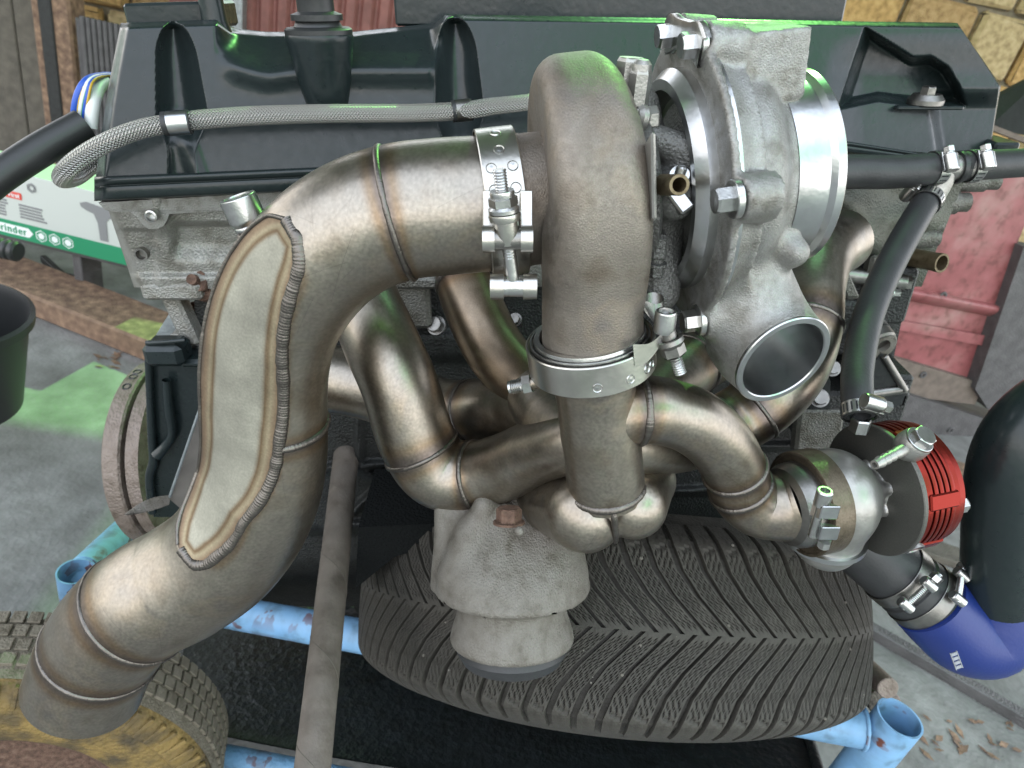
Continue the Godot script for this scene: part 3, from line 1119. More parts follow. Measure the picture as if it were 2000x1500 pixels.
	f.box(Q(818, 618, 0.615), EB.x * 0.009, EB.y * 0.011, EB.z * 0.003, 0.002)
	part(f, "tag_plate", M.mount_alu, e)
	f = MB.new()
	for k in 5:
		f.box(Q(700 + k * 40, 1070, 0.70), EB.x * 0.006, EB.y * 0.002, EB.z * 0.01, 0.001)
	part(f, "sump_rib", M.oily_alu, e).set_meta("kind", "stuff")
	f = MB.new()
	f.box(Q(800, 590, 0.605), EB.x * 0.02, EB.y * 0.025, EB.z * 0.008, 0.004)
	part(f, "bracket", M.oily_alu, e)
	f = MB.new()
	f.box(Q(830, 545, 0.6), EB.x * 0.03, EB.y * 0.006, EB.z * 0.012, 0.003)
	part(f, "bracket", M.oily_alu, e)
	f = MB.new()
	var lug := PackedVector3Array()
	for p in [[805, 955], [860, 985], [855, 1030], [846, 1036], [822, 1036], [812, 1022]]: lug.append(Q(p[0], p[1], 0.56))
	f.slab(lug, EB.z * -0.02)
	hexhead(f, Q(831, 1022, 0.56), EB.z, 0.0065, 0.004)
	part(f, "casting_lug", M.mount_alu, e)
	# right end: sheet brackets, spacers and covers below the head
	f = MB.new()
	for s in [[1690, 560, 0.67, 0.035, 0.03], [1640, 620, 0.66, 0.03, 0.03], [1700, 740, 0.66, 0.03, 0.02], [1650, 800, 0.66, 0.05, 0.04]]:
		f.box(Q(s[0], s[1], s[2]), EB.x * s[3], EB.y * s[4], EB.z * 0.03, 0.004)
	part(f, "front_cover", M.black_dirty, e)
	f = MB.new()
	for s in [[1610, 470, 1660, 585, 0.60, 0.007], [1720, 500, 1700, 585, 0.64, 0.012], [1600, 800, 1590, 880, 0.56, 0.022]]:
		var a := Q(s[0], s[1], s[4])
		var b := Q(s[2], s[3], s[4])
		f = MB.new()
		f.box((a + b) * 0.5, (b - a) * 0.5, cx * s[5], cz * 0.008, 0.003)
		part(f, "alloy_rib", M.oily_alu, e)
	var k2 := 0
	for s in [[1640, 535, 1765, 552, 0.64, 17], [1690, 575, 1745, 572, 0.63, 9], [1640, 718, 1720, 712, 0.62, 14], [1690, 770, 1760, 760, 0.6, 10]]:
		f = rod(Q(s[0], s[1], s[4]), Q(s[2], s[3], s[4]), rad(Q(s[0], s[1], s[4]), s[5]))
		hexhead(f, Q(s[2], s[3], s[4]), EB.x, rad(Q(s[0], s[1], s[4]), s[5] * 0.9), 0.006)
		part(f, "spacer_rod", M.zinc_dark if k2 != 1 else M.zinc, e)
		k2 += 1
	for s in [[[1568, 720], [1600, 700], [1622, 745], [1620, 800], [1585, 830], [1560, 790]], [[1720, 690], [1735, 695], [1770, 765], [1762, 790], [1735, 800], [1690, 790], [1680, 750]]]:
		f = MB.new()
		var pl := PackedVector3Array()
		for p in s: pl.append(Q(p[0], p[1], 0.6))
		f.slab(pl, EB.z * -0.006)
		part(f, "bracket_plate", M.black_paint, e)
	f = rod(Q(1726, 695, 0.598), Q(1768, 763, 0.598), 0.0035)
	part(f, "bracket_edge", M.zinc_dark, e)
	f = rod(Q(1680, 615, 0.64), Q(1722, 672, 0.605), rad(Q(1722, 672, 0.61), 30), 32, 0.002)
	var bu := part(f, "bushing", M.zinc_dark, e)
	var ba := (Q(1722, 672, 0.605) - Q(1680, 615, 0.64)).normalized()
	f = MB.new()
	f.lathe(Q(1722, 672, 0.605), (ba * 0.7 + cz * 0.5).normalized(), [Vector2(0.0145, -0.004), Vector2(0.0145, 0.002), Vector2(0.0125, 0.004), Vector2(0.0065, 0.004), Vector2(0.006, 0.001), Vector2(0.006, -0.01), Vector2(0, -0.01)], 32)
	part(f, "bushing_eye", M.mount_alu, bu)
	f = MB.new()
	for k in 3:
		f.lathe(Q(1722, 672, 0.605) - ba * (0.012 + 0.008 * k), ba, [Vector2(0.0142, -0.0012), Vector2(0.0156, -0.0008), Vector2(0.0156, 0.0008), Vector2(0.0142, 0.0012)], 32)
	part(f, "bushing_ring", M.black_paint, bu)
	# water stub at the right end
	f = MB.new()
	var w0 := Q(1755, 498, 0.665)
	var w1 := Q(1840, 514, 0.62)
	var wr := rad(w1, 18)
	var wl := w0.distance_to(w1)
	f.lathe(w0, w1 - w0, [Vector2(wr * 1.05, 0), Vector2(wr, wl * 0.8), Vector2(wr * 1.06, wl - 0.004), Vector2(wr * 1.04, wl), Vector2(wr * 0.82, wl), Vector2(wr * 0.78, wl - 0.03), Vector2(0, wl - 0.03)], 32)
	part(f, "water_stub", M.brass, e, "tarnished open water stub at the engine's right end")
	f = MB.new()
	for s in [[1830, 395, 0.69, 0.03, 0.012], [1815, 440, 0.68, 0.012, 0.008], [1800, 465, 0.675, 0.016, 0.01], [1880, 355, 0.70, 0.035, 0.01]]:
		f.lathe(Q(s[0], s[1], s[2]) - EB.x * s[3], EB.x, [Vector2(0, 0), Vector2(s[4], 0), Vector2(s[4], s[3] * 1.6), Vector2(s[4] * 0.8, s[3] * 1.62), Vector2(s[4] * 0.8, s[3] * 2), Vector2(0, s[3] * 2)], 20)
	part(f, "casting_boss", M.oily_alu, e)
	# end plate
	var pe := thing("bell_housing_plate", "glossy black cast end plate beside the rusty ring at the engine's left end", "engine plate", Q(330, 960, 0.57))
	f = MB.new()
	var pl2 := PackedVector3Array()
	for p in [[286, 690], [400, 690], [400, 1010], [300, 1010], [288, 960], [300, 915], [290, 860]]: pl2.append(Q(p[0], p[1], 0.565))
	f.slab(pl2, EB.z * -0.02)
	part(f, "plate_web", M.black_gloss, pe)
	f = tube([[290, 700, 0.56, 7], [293, 780, 0.56, 7], [297, 860, 0.56, 8], [300, 900, 0.56, 9], [292, 935, 0.56, 8], [298, 1000, 0.56, 8]], 16)
	part(f, "plate_edge", M.black_gloss, pe)
	f = tube([[325, 742, 0.558, 8], [330, 800, 0.558, 9], [336, 845, 0.558, 8], [325, 868, 0.558, 9], [306, 890, 0.555, 11]], 16)
	part(f, "plate_rib", M.black_gloss, pe)
	f = MB.new()
	f.box(Q(328, 685, 0.552), EB.x * 0.0175, EB.y * 0.011, EB.z * 0.014, 0.005)
	f.box(Q(385, 700, 0.56), EB.x * 0.012, EB.y * 0.004, EB.z * 0.012, 0.003)
	part(f, "plate_shoulder", M.black_gloss, pe)
	f = bead(PackedVector3Array([Q(287, 670, 0.543), Q(320, 668, 0.541), Q(362, 664, 0.543)]), 0.0022, false)
	part(f, "casting_seam", M.black_gloss, pe)
	f = MB.new()
	var gs := PackedVector3Array()
	for p in [[338, 600], [352, 600], [358, 664], [296, 668]]: gs.append(Q(p[0], p[1], 0.60))
	f.slab(gs, EB.z * -0.003)
	part(f, "shield_plate", M.galv, pe)
	# flywheel ring
	var fw := thing("flywheel", "rusty flywheel ring edge with drilled holes at the engine's left end", "flywheel", Q(300, 1040, 0.66))
	var oo := Q(345, 880, 0.69)
	var R := rad(oo, 176)
	f = MB.new()
	f.lathe(oo - EB.x * 0.028, EB.x, [Vector2(R * 0.6, 0), Vector2(R - 0.002, 0), Vector2(R, 0.002), Vector2(R, 0.018), Vector2(R - 0.002, 0.02), Vector2(R * 0.6, 0.02)], 96)
	part(f, "rim", M.rusty_steel, fw)
	f = MB.new()
	f.lathe(oo - EB.x * 0.004, EB.x, [Vector2(R * 0.5, 0), Vector2(R * 0.965, 0), Vector2(R * 0.965, 0.014), Vector2(R * 0.5, 0.014)], 96)
	part(f, "inner_ring", M.rusty_steel, fw)
	for q in [[270, 711], [263, 734], [254, 755]]:
		# find the spot on the rim surface under that pixel
		var best := Vector3.ZERO
		var bd := 1e9
		for k in 200:
			var an := TAU * k / 200.0
			var p := oo + (EB.y * cos(an) + EB.z * sin(an)) * (R + 0.0004) - EB.x * 0.018
			if sin(an) < 0: continue
			var d := absf(proj(p).y - q[1])
			if d < bd:
				bd = d
				best = p
		f = MB.new()
		var nn := (best - oo - EB.x * (best - oo).dot(EB.x)).normalized()
		f.lathe(best, nn, [Vector2(0.0052, -0.0006), Vector2(0.0046, 0.0003), Vector2(0.004, -0.0004), Vector2(0, -0.0006)], 20)
		part(f, "drilled_hole", M.black_paint, fw)
	# torn sheet metal
	var sh := thing("sheet_metal_scrap", "thin bent grey sheet scrap with a curled tip behind the big exhaust pipe", "scrap sheet", Q(340, 1000, 0.5))
	f = MB.new()
	var sp := PackedVector3Array()
	for p in [[396, 788], [416, 800], [470, 1000], [420, 1050], [330, 974]]: sp.append(Q(p[0], p[1], 0.52 + (p[0] - 330) * 0.0002))
	f.slab(sp, EB.z * -0.0012)
	part(f, "sheet", M.gasket, sh)
	part(rod(Q(394, 788, 0.518), Q(331, 972, 0.518), 0.0013, 10, 0.0003), "sheet_edge", M.galv, sh)  # paler rod whose colour stands in for the highlight along the edge
	rows = []
	for k in 9:
		var u := k / 8.0
		var c0 := Vector2(334, 967).lerp(Vector2(243, 1004), u) + Vector2(0, -10.0 * sin(PI * u))
		var c1 := Vector2(330, 984).lerp(Vector2(243, 1005), u) + Vector2(0, 4.0 * sin(PI * u))
		var zz := 0.52 - 0.03 * u
		rows.append(PackedVector3Array([Q(c0.x, c0.y, zz), Q(c1.x, c1.y, zz - 0.008)]))
	f = MB.new()
	f.grid(rows)
	var rows2 := []
	for r in rows: rows2.append(PackedVector3Array([r[0] - EB.y * 0.001, r[1] - EB.y * 0.001]))
	f.grid(rows2, false, null, true)
	part(f, "curled_tip", M.mount_alu, sh)

# ---- turbocharger -----------------------------------------------------------------------------------------------------
var TA: Vector3   # shaft axis, towards the compressor
var TU: Vector3   # up
var TW: Vector3   # towards the front
var TO: Vector3
var TL: Vector3
var CLAMP_C: Vector3
var CLAMP_D: Vector3
func axis_at(px: float) -> Vector3:
	var lo := 0.0
	var hi := 1.6
	for k in 40:
		var m := (lo + hi) * 0.5
		if proj(TO + TL * m).x < px: lo = m
		else: hi = m
	return TO + TL * lo
func tp(o: Vector3, a: float, phi: float, r: float) -> Vector3:
	return o + TA * a + (TU * cos(phi) + TW * sin(phi)) * r

func build_turbo() -> void:
	TO = Q(940, 403, 0.388)
	var o1 := Q(1600, 322, 0.412)
	TL = o1 - TO
	TA = TL.normalized()
	TU = (EB.y - TA * EB.y.dot(TA)).normalized()
	TW = TA.cross(TU)
	if TW.dot(cz) < 0: TW = -TW
	CLAMP_C = Q(1152, 668, 0.352)
	CLAMP_D = (Q(1186, 975, 0.352) - CLAMP_C).normalized()
	var t := thing("turbocharger", "large turbocharger with brown cast turbine housing and silver compressor housing", "turbocharger", CLAMP_C)
	# turbine housing: a snail of rounded-square section that runs down into a round neck
	var O := axis_at(1131)
	var neck_end := CLAMP_C - CLAMP_D * 0.002
	var A := TA
	var U := TU
	var Wv := TW
	var N0 := O + Wv * 0.044 - U * 0.012 - A * 0.003
	var f := func(p: Vector3) -> float:
		var q := p - O
		var a := q.dot(A)
		var u := q.dot(U)
		var w := q.dot(Wv)
		var r := sqrt(u * u + w * w)
		var grow := clampf(0.5 - u / 0.12, 0.0, 1.0)
		var hw := lerpf(0.0205, 0.0248, clampf(w / 0.06, 0.0, 1.0)) * lerpf(0.96, 1.0, grow)
		var dx := absf(r - 0.044) - 0.0295
		var da := absf(a) - hw
		var rr := 0.013
		var d := Vector2(maxf(dx + rr, 0), maxf(da + rr, 0)).length() + minf(maxf(dx, da) + rr, 0.0) - rr
		d = smin(d, cone_d(p, N0, neck_end - CLAMP_D * -0.03 - cx * 0.001, 0.026, 0.03), 0.008)
		return smax(d, (p - neck_end).dot(CLAMP_D), 0.002)
	var mb := snet(f, O - Vector3(0.09, 0.12, 0.09), O + Vector3(0.09, 0.09, 0.1), 0.0021)
	part(mb, "turbine_housing", M.cast_iron, t)
	# outlet stub of the turbine, inside the left clamp
	mb = MB.new()
	var cl := axis_at(985)
	var lr := rad(cl, 128)
	mb.lathe(cl, A, [Vector2(lr * 1.02, 0), Vector2(lr * 1.02, 0.006), Vector2(lr * 0.98, 0.012), Vector2(lr * 0.96, 0.05)], 64)
	part(mb, "turbine_outlet", M.cast_iron, t)
	# bearing housing
	var b0 := axis_at(1225)
	var bl := b0.distance_to(axis_at(1345))
	mb = MB.new()
	mb.lathe(b0, A, [Vector2(0.048, 0), Vector2(0.05, bl * 0.1), Vector2(0.046, bl * 0.18), Vector2(0.03, bl * 0.32), Vector2(0.027, bl * 0.5), Vector2(0.03, bl * 0.66), Vector2(0.042, bl * 0.82), Vector2(0.046, bl * 0.95)], 56)
	var bh := part(mb, "bearing_housing", M.cast_dark, t)
	var fb := func(p: Vector3) -> float:
		var d := cone_d(p, tp(b0, bl * 0.1, 0.6, 0.04), tp(b0, bl * 0.95, 1.1, 0.042), 0.007, 0.009)
		d = smin(d, cone_d(p, tp(b0, bl * 0.45, 1.45, 0.02), tp(b0, bl * 0.4, 1.5, 0.04), 0.014, 0.011), 0.012)
		d = smin(d, cone_d(p, tp(b0, bl * 0.35, 2.4, 0.02), tp(b0, bl * 0.3, 2.7, 0.06), 0.016, 0.013), 0.015)
		d = smin(d, cone_d(p, tp(b0, bl * 0.3, 0.2, 0.02), tp(b0, bl * 0.2, 0.1, 0.045), 0.011, 0.009), 0.012)
		return smin(d, cyl_d(p, tp(b0, bl * 0.2, 0, 0), tp(b0, bl * 0.9, 0, 0), 0.025), 0.012)
	mb = snet(fb, b0 - Vector3(0.08, 0.09, 0.08), b0 + Vector3(0.12, 0.09, 0.09), 0.0022)
	part(mb, "housing_casting", M.cast_dark, bh)
	# heat shield strip, water stub, oil fittings
	mb = MB.new()
	var s0 := Q(1266, 275, 0.335)
	var s1 := Q(1269, 440, 0.335)
	mb.box((s0 + s1) * 0.5, cx * rad(s0, 4.5), (s1 - s0) * 0.5, cz * 0.012, 0.0012)
	mb.box((s0 + s1) * 0.5 + cx * rad(s0, 8.0) - cz * 0.004, cx * rad(s0, 4.0), (s1 - s0) * 0.45, cz * 0.008, 0.001)
	part(mb, "shield_strip", M.fitting_grey, t)
	mb = MB.new()
	var w0 := Q(1283, 361, 0.36)
	var w1 := Q(1327, 361, 0.325)
	var wr := rad(w1, 21)
	var wl := w0.distance_to(w1)
	var pr := [Vector2(wr * 0.9, -0.02)]
	for k in 5:
		pr.append(Vector2(wr * 1.04, wl * (0.1 + 0.1 * k)))
		pr.append(Vector2(wr * 0.97, wl * (0.15 + 0.1 * k)))
	pr.append_array([Vector2(wr, wl * 0.7), Vector2(wr, wl - 0.0005), Vector2(wr * 0.95, wl), Vector2(wr * 0.68, wl), Vector2(wr * 0.64, wl - 0.02), Vector2(0, wl - 0.02)])
	mb.lathe(w0, w1 - w0, pr, 32)
	part(mb, "water_stub", M.brass, t)
	mb = MB.new()
	var j0 := Q(1330, 345, 0.355)
	mb.lathe(j0, cz, [Vector2(0.006, -0.012), Vector2(0.006, 0), Vector2(0.0035, 0.001), Vector2(0.0035, 0.004), Vector2(0, 0.004)], 20)
	mb.box(Q(1322, 385, 0.352), (cx * 0.6 - cy * 0.8) * 0.009, (cx * 0.8 + cy * 0.6) * 0.004, cz * 0.003, 0.001)
	mb.append(rod(Q(1326, 345, 0.35), Q(1333, 325, 0.35), 0.0028))
	part(mb, "retaining_lug", M.zinc, t)
	mb = MB.new()
	var f0 := Q(1244, 205, 0.375)
	var fu := (EB.y + cx * 0.05).normalized()
	hexhead(mb, f0, fu, rad(f0, 22), 0.017)
	mb.lathe(f0 + fu * 0.016, fu, [Vector2(0.005, 0), Vector2(0.0048, 0.003), Vector2(0.003, 0.005), Vector2(0, 0.0055)], 24)
	mb.lathe(f0 - fu * 0.004, fu, [Vector2(0.007, 0), Vector2(0.007, 0.0025), Vector2(0.0065, 0.003), Vector2(0.0, 0.003)], 24)
	mb.lathe(f0 - fu * 0.015, fu, [Vector2(0.0078, 0), Vector2(0.0078, 0.01), Vector2(0.006, 0.0112), Vector2(0, 0.0112)], 28)
	var fit := part(mb, "oil_fitting", M.fitting_grey, t)
	mb = MB.new()
	hexhead(mb, Q(1226, 170, 0.385), fu, 0.007, 0.014)
	hexhead(mb, Q(1262, 232, 0.375), (cx + cy * 0.1).normalized(), 0.006, 0.006)
	mb.append(rod(Q(1240, 228, 0.37), Q(1262, 232, 0.372), 0.0066, 24, 0.002))
	mb.lathe(f0 - fu * 0.021, fu, [Vector2(0.0085, 0), Vector2(0.0085, 0.003), Vector2(0, 0.003)], 6, true)
	part(mb, "union_nut", M.fitting_grey, fit)
	mb = MB.new()
	var d0 := Q(1282, 475, 0.365)
	mb.box(d0, cx * rad(d0, 17), EB.y * rad(d0, 26), EB.z * 0.01, 0.002)
	mb.lathe(Q(1282, 506, 0.36), -EB.y, [Vector2(0.0042, -0.01), Vector2(0.0042, 0.004)], 20)
	hexhead(mb, Q(1283, 513, 0.358), -EB.y, 0.0046, 0.006, 0.0055)
	part(mb, "oil_drain", M.cast_dark, t)
	# compressor: backplate, ring, snail with bosses, square block, inlet and outlet
	var C := axis_at(1322)
	mb = MB.new()
	mb.lathe(C, A, [Vector2(0.02, 0.001), Vector2(0.046, 0.001), Vector2(0.048, -0.005), Vector2(0.05, -0.009), Vector2(0.0555, -0.009), Vector2(0.0605, -0.0035), Vector2(0.0605, 0.0015), Vector2(0.07, 0.0015), Vector2(0.0745, 0.003), Vector2(0.0745, 0.008)], 96)
	part(mb, "backplate", M.machined, t)
	# the clamp plate arcs are drawn with the bolts below
	var h := A
	var outl := func(p: Vector3) -> float:
		var q := p - C
		var a := q.dot(A)
		var u := q.dot(U)
		var w := q.dot(Wv)
		var r := sqrt(u * u + w * w)
		var phi := atan2(w, u)
		# the snail widens round the wheel, fullest at the front-bottom
		var turn := fposmod(phi - 2.5, TAU) / TAU
		var sc := lerpf(1.0, 0.93, turn)
		var d := (Vector2(r - 0.0475 * sc, (a - 0.0285) * 1.25).length() - 0.0185 * sc) * 0.85
		d = smin(d, maxf(absf(a - 0.0125) - 0.0095, maxf(r - 0.0742 * sc - 0.0015 * sin(a * 260.0), 0.03 - r)), 0.0035)
		# rim that meets the backplate
		d = smin(d, maxf(absf(a - 0.0035) - 0.002, maxf(r - 0.0775, 0.03 - r)), 0.002)
		# collar of the inlet
		d = smin(d, maxf(absf(a - 0.040) - 0.013, maxf(r - 0.051, 0.035 - r)), 0.006)
		return d
	var blk_o := tp(C, 0.035, 0.12, 0.0605)
	var m_ax := (cx * 0.30 - cy * 0.62 + cz * 0.73).normalized()
	var mouth := Q(1530, 705, 0.347)
	var m_in := Q(1452, 560, 0.378)
	var bosses := [[0.30, 0.0765], [-0.2, 0.0765], [1.43, 0.0785], [2.6, 0.080]]
	var fc := func(p: Vector3) -> float:
		var d: float = outl.call(p)
		var q := p - blk_o
		d = smin(d, box_d(Vector3(q.dot(A), q.dot(U), q.dot(Wv)), Vector3(0.0205, 0.0165, 0.023), 0.0015), 0.003)
		for b in bosses:
			d = smin(d, cyl_d(p, tp(C, 0.003, b[0], b[1]), tp(C, 0.022, b[0], b[1] - 0.003), 0.0105), 0.004)
		# wide boss blocks on the rim
		d = smin(d, cyl_d(p, tp(C, 0.010, 1.45, 0.073), tp(C, 0.022, 1.5, 0.068), 0.0108), 0.004)
		d = smin(d, cone_d(p, tp(C, 0.045, 2.15, 0.052), tp(C, 0.05, 2.15, 0.058), 0.009, 0.008), 0.005)
		# outlet horn
		var hd := cone_d(p, m_in, mouth - m_ax * 0.02, 0.0275, 0.0295)
		hd = smin(hd, cyl_d(p, mouth - m_ax * 0.035, mouth, 0.0292), 0.006)
		d = smin(d, hd, 0.010)
		d = maxf(d, (p - mouth).dot(m_ax))
		return smax(d, -cyl_d(p, mouth - m_ax * 0.05, mouth + m_ax * 0.02, 0.0255), 0.0015)
	mb = snet(fc, C - Vector3(0.06, 0.125, 0.1), C + Vector3(0.14, 0.1, 0.13), 0.0017)
	var comp := part(mb, "compressor_housing", M.cast_alu, t)
	# machined mouth edge
	mb = MB.new()
	mb.lathe(mouth, m_ax, [Vector2(0.0293, -0.002), Vector2(0.0296, 0.0), Vector2(0.029, 0.0007), Vector2(0.026, 0.0007), Vector2(0.0254, 0.0), Vector2(0.0251, -0.0485), Vector2(0, -0.0488)], 72)
	part(mb, "outlet_lip", M.machined, comp)
	# inlet bell
	var e0 := C + A * 0.047
	var el := 0.0245
	mb = MB.new()
	var ir := 0.0515
	mb.lathe(e0, A, [Vector2(ir, 0), Vector2(ir, el * 0.64), Vector2(ir * 0.988, el * 0.65), Vector2(ir * 0.988, el * 0.69), Vector2(ir * 1.01, el * 0.74), Vector2(ir * 1.035, el * 0.8), Vector2(ir * 1.035, el * 0.97), Vector2(ir * 1.02, el), Vector2(ir * 0.94, el), Vector2(ir * 0.9, el * 0.9), Vector2(ir * 0.88, 0.0)], 96)
	part(mb, "inlet_bell", M.machined, comp)
	# bolts with their washer plates
	for b in bosses:
		mb = MB.new()
		var o := tp(C, 0.0, b[0], b[1])
		mb.lathe(o + A * 0.003, -A, [Vector2(0, 0), Vector2(0.0092, 0), Vector2(0.0092, 0.0028), Vector2(0.0088, 0.0032), Vector2(0, 0.0032)], 32)
		hexhead(mb, o, -A, 0.0064, 0.0085, 0.0, TU.rotated(TA, b[0] * 2.3))
		part(mb, "housing_bolt", M.zinc, comp)
	mb = MB.new()
	var arc := []
	for k in 17:
		var ph := lerpf(-0.34, 0.42, k / 16.0)
		var bul := 0.004 * (exp(-pow((ph + 0.2) / 0.1, 2)) + exp(-pow((ph - 0.3) / 0.1, 2)))
		arc.append(PackedVector3Array([tp(C, 0.003, ph, 0.083 + bul), tp(C, -0.0015, ph, 0.083 + bul), tp(C, -0.0015, ph, 0.069), tp(C, 0.003, ph, 0.069)]))
	mb.grid(arc, false, null, true)
	part(mb, "clamp_plate", M.zinc, comp)

# ---- downpipe ---------------------------------------------------------------------------------------------------------
func build_downpipe() -> void:
	var spec := [[1000, 398, .388, 127], [930, 402, .388, 129], [860, 407, .386, 130], [780, 417, .384, 130], [700, 445, .382, 130], [630, 493, .380, 129], [570, 565, .378, 126], [535, 640, .376, 122], [520, 720, .374, 119], [518, 800, .372, 118], [518, 880, .37, 118], [508, 950, .367, 118], [480, 1020, .364, 118], [430, 1085, .36, 118], [360, 1135, .355, 118], [290, 1172, .35, 116], [228, 1225, .346, 112], [187, 1290, .342, 109], [165, 1346, .338, 107]]
	var a := pp(spec)
	var s := smooth_path(a[0], a[1], 0.0012)
	var po: PackedVector3Array = s[0]
	var ro: PackedFloat32Array = s[1]
	var io: PackedFloat32Array = s[2]
	var t := tangents(po)
	var dp := thing("downpipe", "fat brownish stainless exhaust downpipe, elbow at top, with a long flat welded-in patch", "exhaust pipe", po[po.size() - 1])
	var seg := 96
	var rows := []
	var cols := []
	var cut := []
	var welds := [3.05, 9.25, 15.35, 16.65]
	var i0 := 4.75
	var i1 := 12.55
	for k in po.size():
		var N := (cz - t[k] * cz.dot(t[k])).normalized()
		var B := N.cross(t[k])
		var ii := io[k]
		# flat cut: how deep, and to which side
		var u := clampf((ii - i0) / (i1 - i0), 0.0, 1.0)
		var dip := sin(PI * u)
		var half := 1.0 * pow(1.0 - pow(2.0 * u - 1.0, 2.0), 0.4) * lerpf(1.03, 0.93, u) if u > 0.0 and u < 1.0 else 0.0
		var cutd := cos(half) if half > 0.0 else 2.0
		var th0 := lerp_tab([[4.7, -0.2], [5.5, -0.28], [6.5, -0.3], [8, -0.28], [9, -0.36], [10, -0.44], [11, -0.56], [12, -0.42], [12.6, -0.25]], ii)
		cut.append([cutd, th0, N, B])
		var r := PackedVector3Array()
		var cc := PackedColorArray()
		var heat := 0.0
		for w in welds: heat = maxf(heat, exp(-pow((ii - w) / 0.28, 2.0)))
		for q in seg + 1:
			var th := TAU * q / seg
			var rr := 1.0
			var co := cos(th - th0)
			if co > 0.05 and half > 0.0: rr = 1.0 - (1.0 - minf(1.0, cutd / co)) * 0.72
			r.append(po[k] + (N * cos(th) + B * sin(th)) * ro[k] * rr)
			var near := heat
			if rr > 0.995 and co > 0.05 and u > 0 and u < 1: near = maxf(near, exp(-pow((cutd / co - 1.0) / 0.16, 2.0)) * smoothstep(0.0, 0.08, minf(u, 1.0 - u)))
			cc.append(Color(1, 1, 1).lerp(Color(0.72, 0.56, 0.42), smoothstep(0.05, 0.6, near) * 0.8).lerp(Color(0.46, 0.44, 0.48), smoothstep(0.6, 1.0, near) * 0.8))
		rows.append(r)
		cols.append(cc)
	var mb := MB.new()
	mb.grid(rows, true, cols)
	var last := po.size() - 1
	mb.lathe(po[last], t[last], [Vector2(ro[last], 0), Vector2(ro[last] - 0.0005, 0.0004), Vector2(ro[last] - 0.0018, 0.0), Vector2(ro[last] - 0.003, -0.03)], 72)
	mb.lathe(po[0], -t[0], [Vector2(ro[0], 0), Vector2(ro[0] - 0.0018, 0), Vector2(ro[0] - 0.0018, -0.05)], 72)
	var pipe := part(mb, "pipe", M.steel, dp)
	# the patch
	var prow := []
	var pcol := []
	var left := PackedVector3Array()
	var mids := PackedVector3Array()
	var right := PackedVector3Array()
	var wob := FastNoiseLite.new()
	wob.seed = 4
	wob.frequency = 9.0
	for k in po.size():
		var c: Array = cut[k]
		var cutd: float = c[0]
		if cutd > 0.998: continue
		var half := acos(cutd)
		var r := PackedVector3Array()
		var cc := PackedColorArray()
		var u := clampf((io[k] - i0) / (i1 - i0), 0.0, 1.0)
		for q in 41:
			var x := (q / 40.0) * 2.0 - 1.0
			var y := x * half
			var N: Vector3 = c[2]
			var B: Vector3 = c[3]
			var dN: Vector3 = N * cos(c[1]) + B * sin(c[1])
			var dB: Vector3 = -N * sin(c[1]) + B * cos(c[1])
			var pr := 1.0 - (1.0 - cutd / cos(y)) * 0.72 + 0.006
			var p: Vector3 = po[k] + (dN * cos(y) + dB * sin(y)) * (pr * ro[k])
			r.append(p)
			var jx := wob.get_noise_3d(p.x, p.y, p.z) * 0.12
			var e := minf((1.0 - absf(x)) * half, 9.0 * minf(u, 1.0 - u)) * 0.9 + jx * 0.5
			var tint := Color(0.93, 0.92, 0.86)
			tint = tint.lerp(Color(0.95, 0.83, 0.62), 1.0 - smoothstep(0.2, 0.34, e))
			tint = tint.lerp(Color(0.34, 0.2, 0.1), exp(-pow((e - 0.25) / 0.05, 2.0)) * 0.9)
			tint = tint.lerp(Color(0.56, 0.38, 0.27), (1.0 - smoothstep(0.08, 0.2, e)) * 0.9)
			tint = tint.lerp(Color(0.3, 0.24, 0.22), 1.0 - smoothstep(0.0, 0.07, e))
			cc.append(tint)
		prow.append(r)
		pcol.append(cc)
		left.append(r[0])
		mids.append(po[k])
		right.append(r[40])
	mb = MB.new()
	mb.grid(prow, false, pcol)
	part(mb, "welded_patch", M.plate, dp, "long flat pale patch with straw and brown heat rings")
	var loop := PackedVector3Array()
	for k in range(0, left.size(), 4): loop.append(left[k])
	for k in range(right.size() - 1, -1, -4): loop.append(right[k])
	var rl := PackedVector3Array()
	for k in range(0, 40, 10): rl.append(prow[0][k] + (mids[0] - prow[0][k]).normalized() * 0.0021)
	for k in range(0, right.size(), 5): rl.append(right[k] + (mids[k] - right[k]).normalized() * 0.0021)
	for k in range(30, -1, -10): rl.append(prow[prow.size() - 1][k] + (mids[mids.size() - 1] - prow[prow.size() - 1][k]).normalized() * 0.0021)
	part(bead(rl, 0.0037, false), "weld_bead", M.weld, dp)
	rl = PackedVector3Array()
	for k in range(0, left.size(), 5): rl.append(left[k])
	part(bead(rl, 0.0013, false), "weld_bead", M.weld, dp)
	# girth welds
	for w in welds:
		var best := 0
		for k in po.size():
			if absf(io[k] - w) < absf(io[best] - w): best = k
		var tilt := t[best]
		if w > 16.0: tilt = (tilt + cx * 0.12).normalized()
		var lp := PackedVector3Array()
		var c: Array = cut[best]
		for q in 64:
			var th := TAU * q / 64.0
			var rr := 1.0
			var co := cos(th - c[1])
			if co > 0.05 and c[0] < 1.0: rr = 1.0 - (1.0 - minf(1.0, c[0] / co)) * 0.72
			lp.append(po[best] + (c[2] * cos(th) + c[3] * sin(th)) * (ro[best] * rr - 0.0007))
		if absf(w - 9.25) < 0.1:
			var seg2 := PackedVector3Array()
			for q in range(6, 40): seg2.append(lp[(q + 0) % 64])
			part(bead(seg2, 0.0026, false), "weld_bead", M.weld, dp)
		else:
			part(bead(lp, 0.0019), "weld_bead", M.weld, dp)
	# sensor boss on the elbow
	mb = MB.new()
	var b0 := Q(500, 462, 0.385)
	var b1 := Q(463, 384, 0.385)
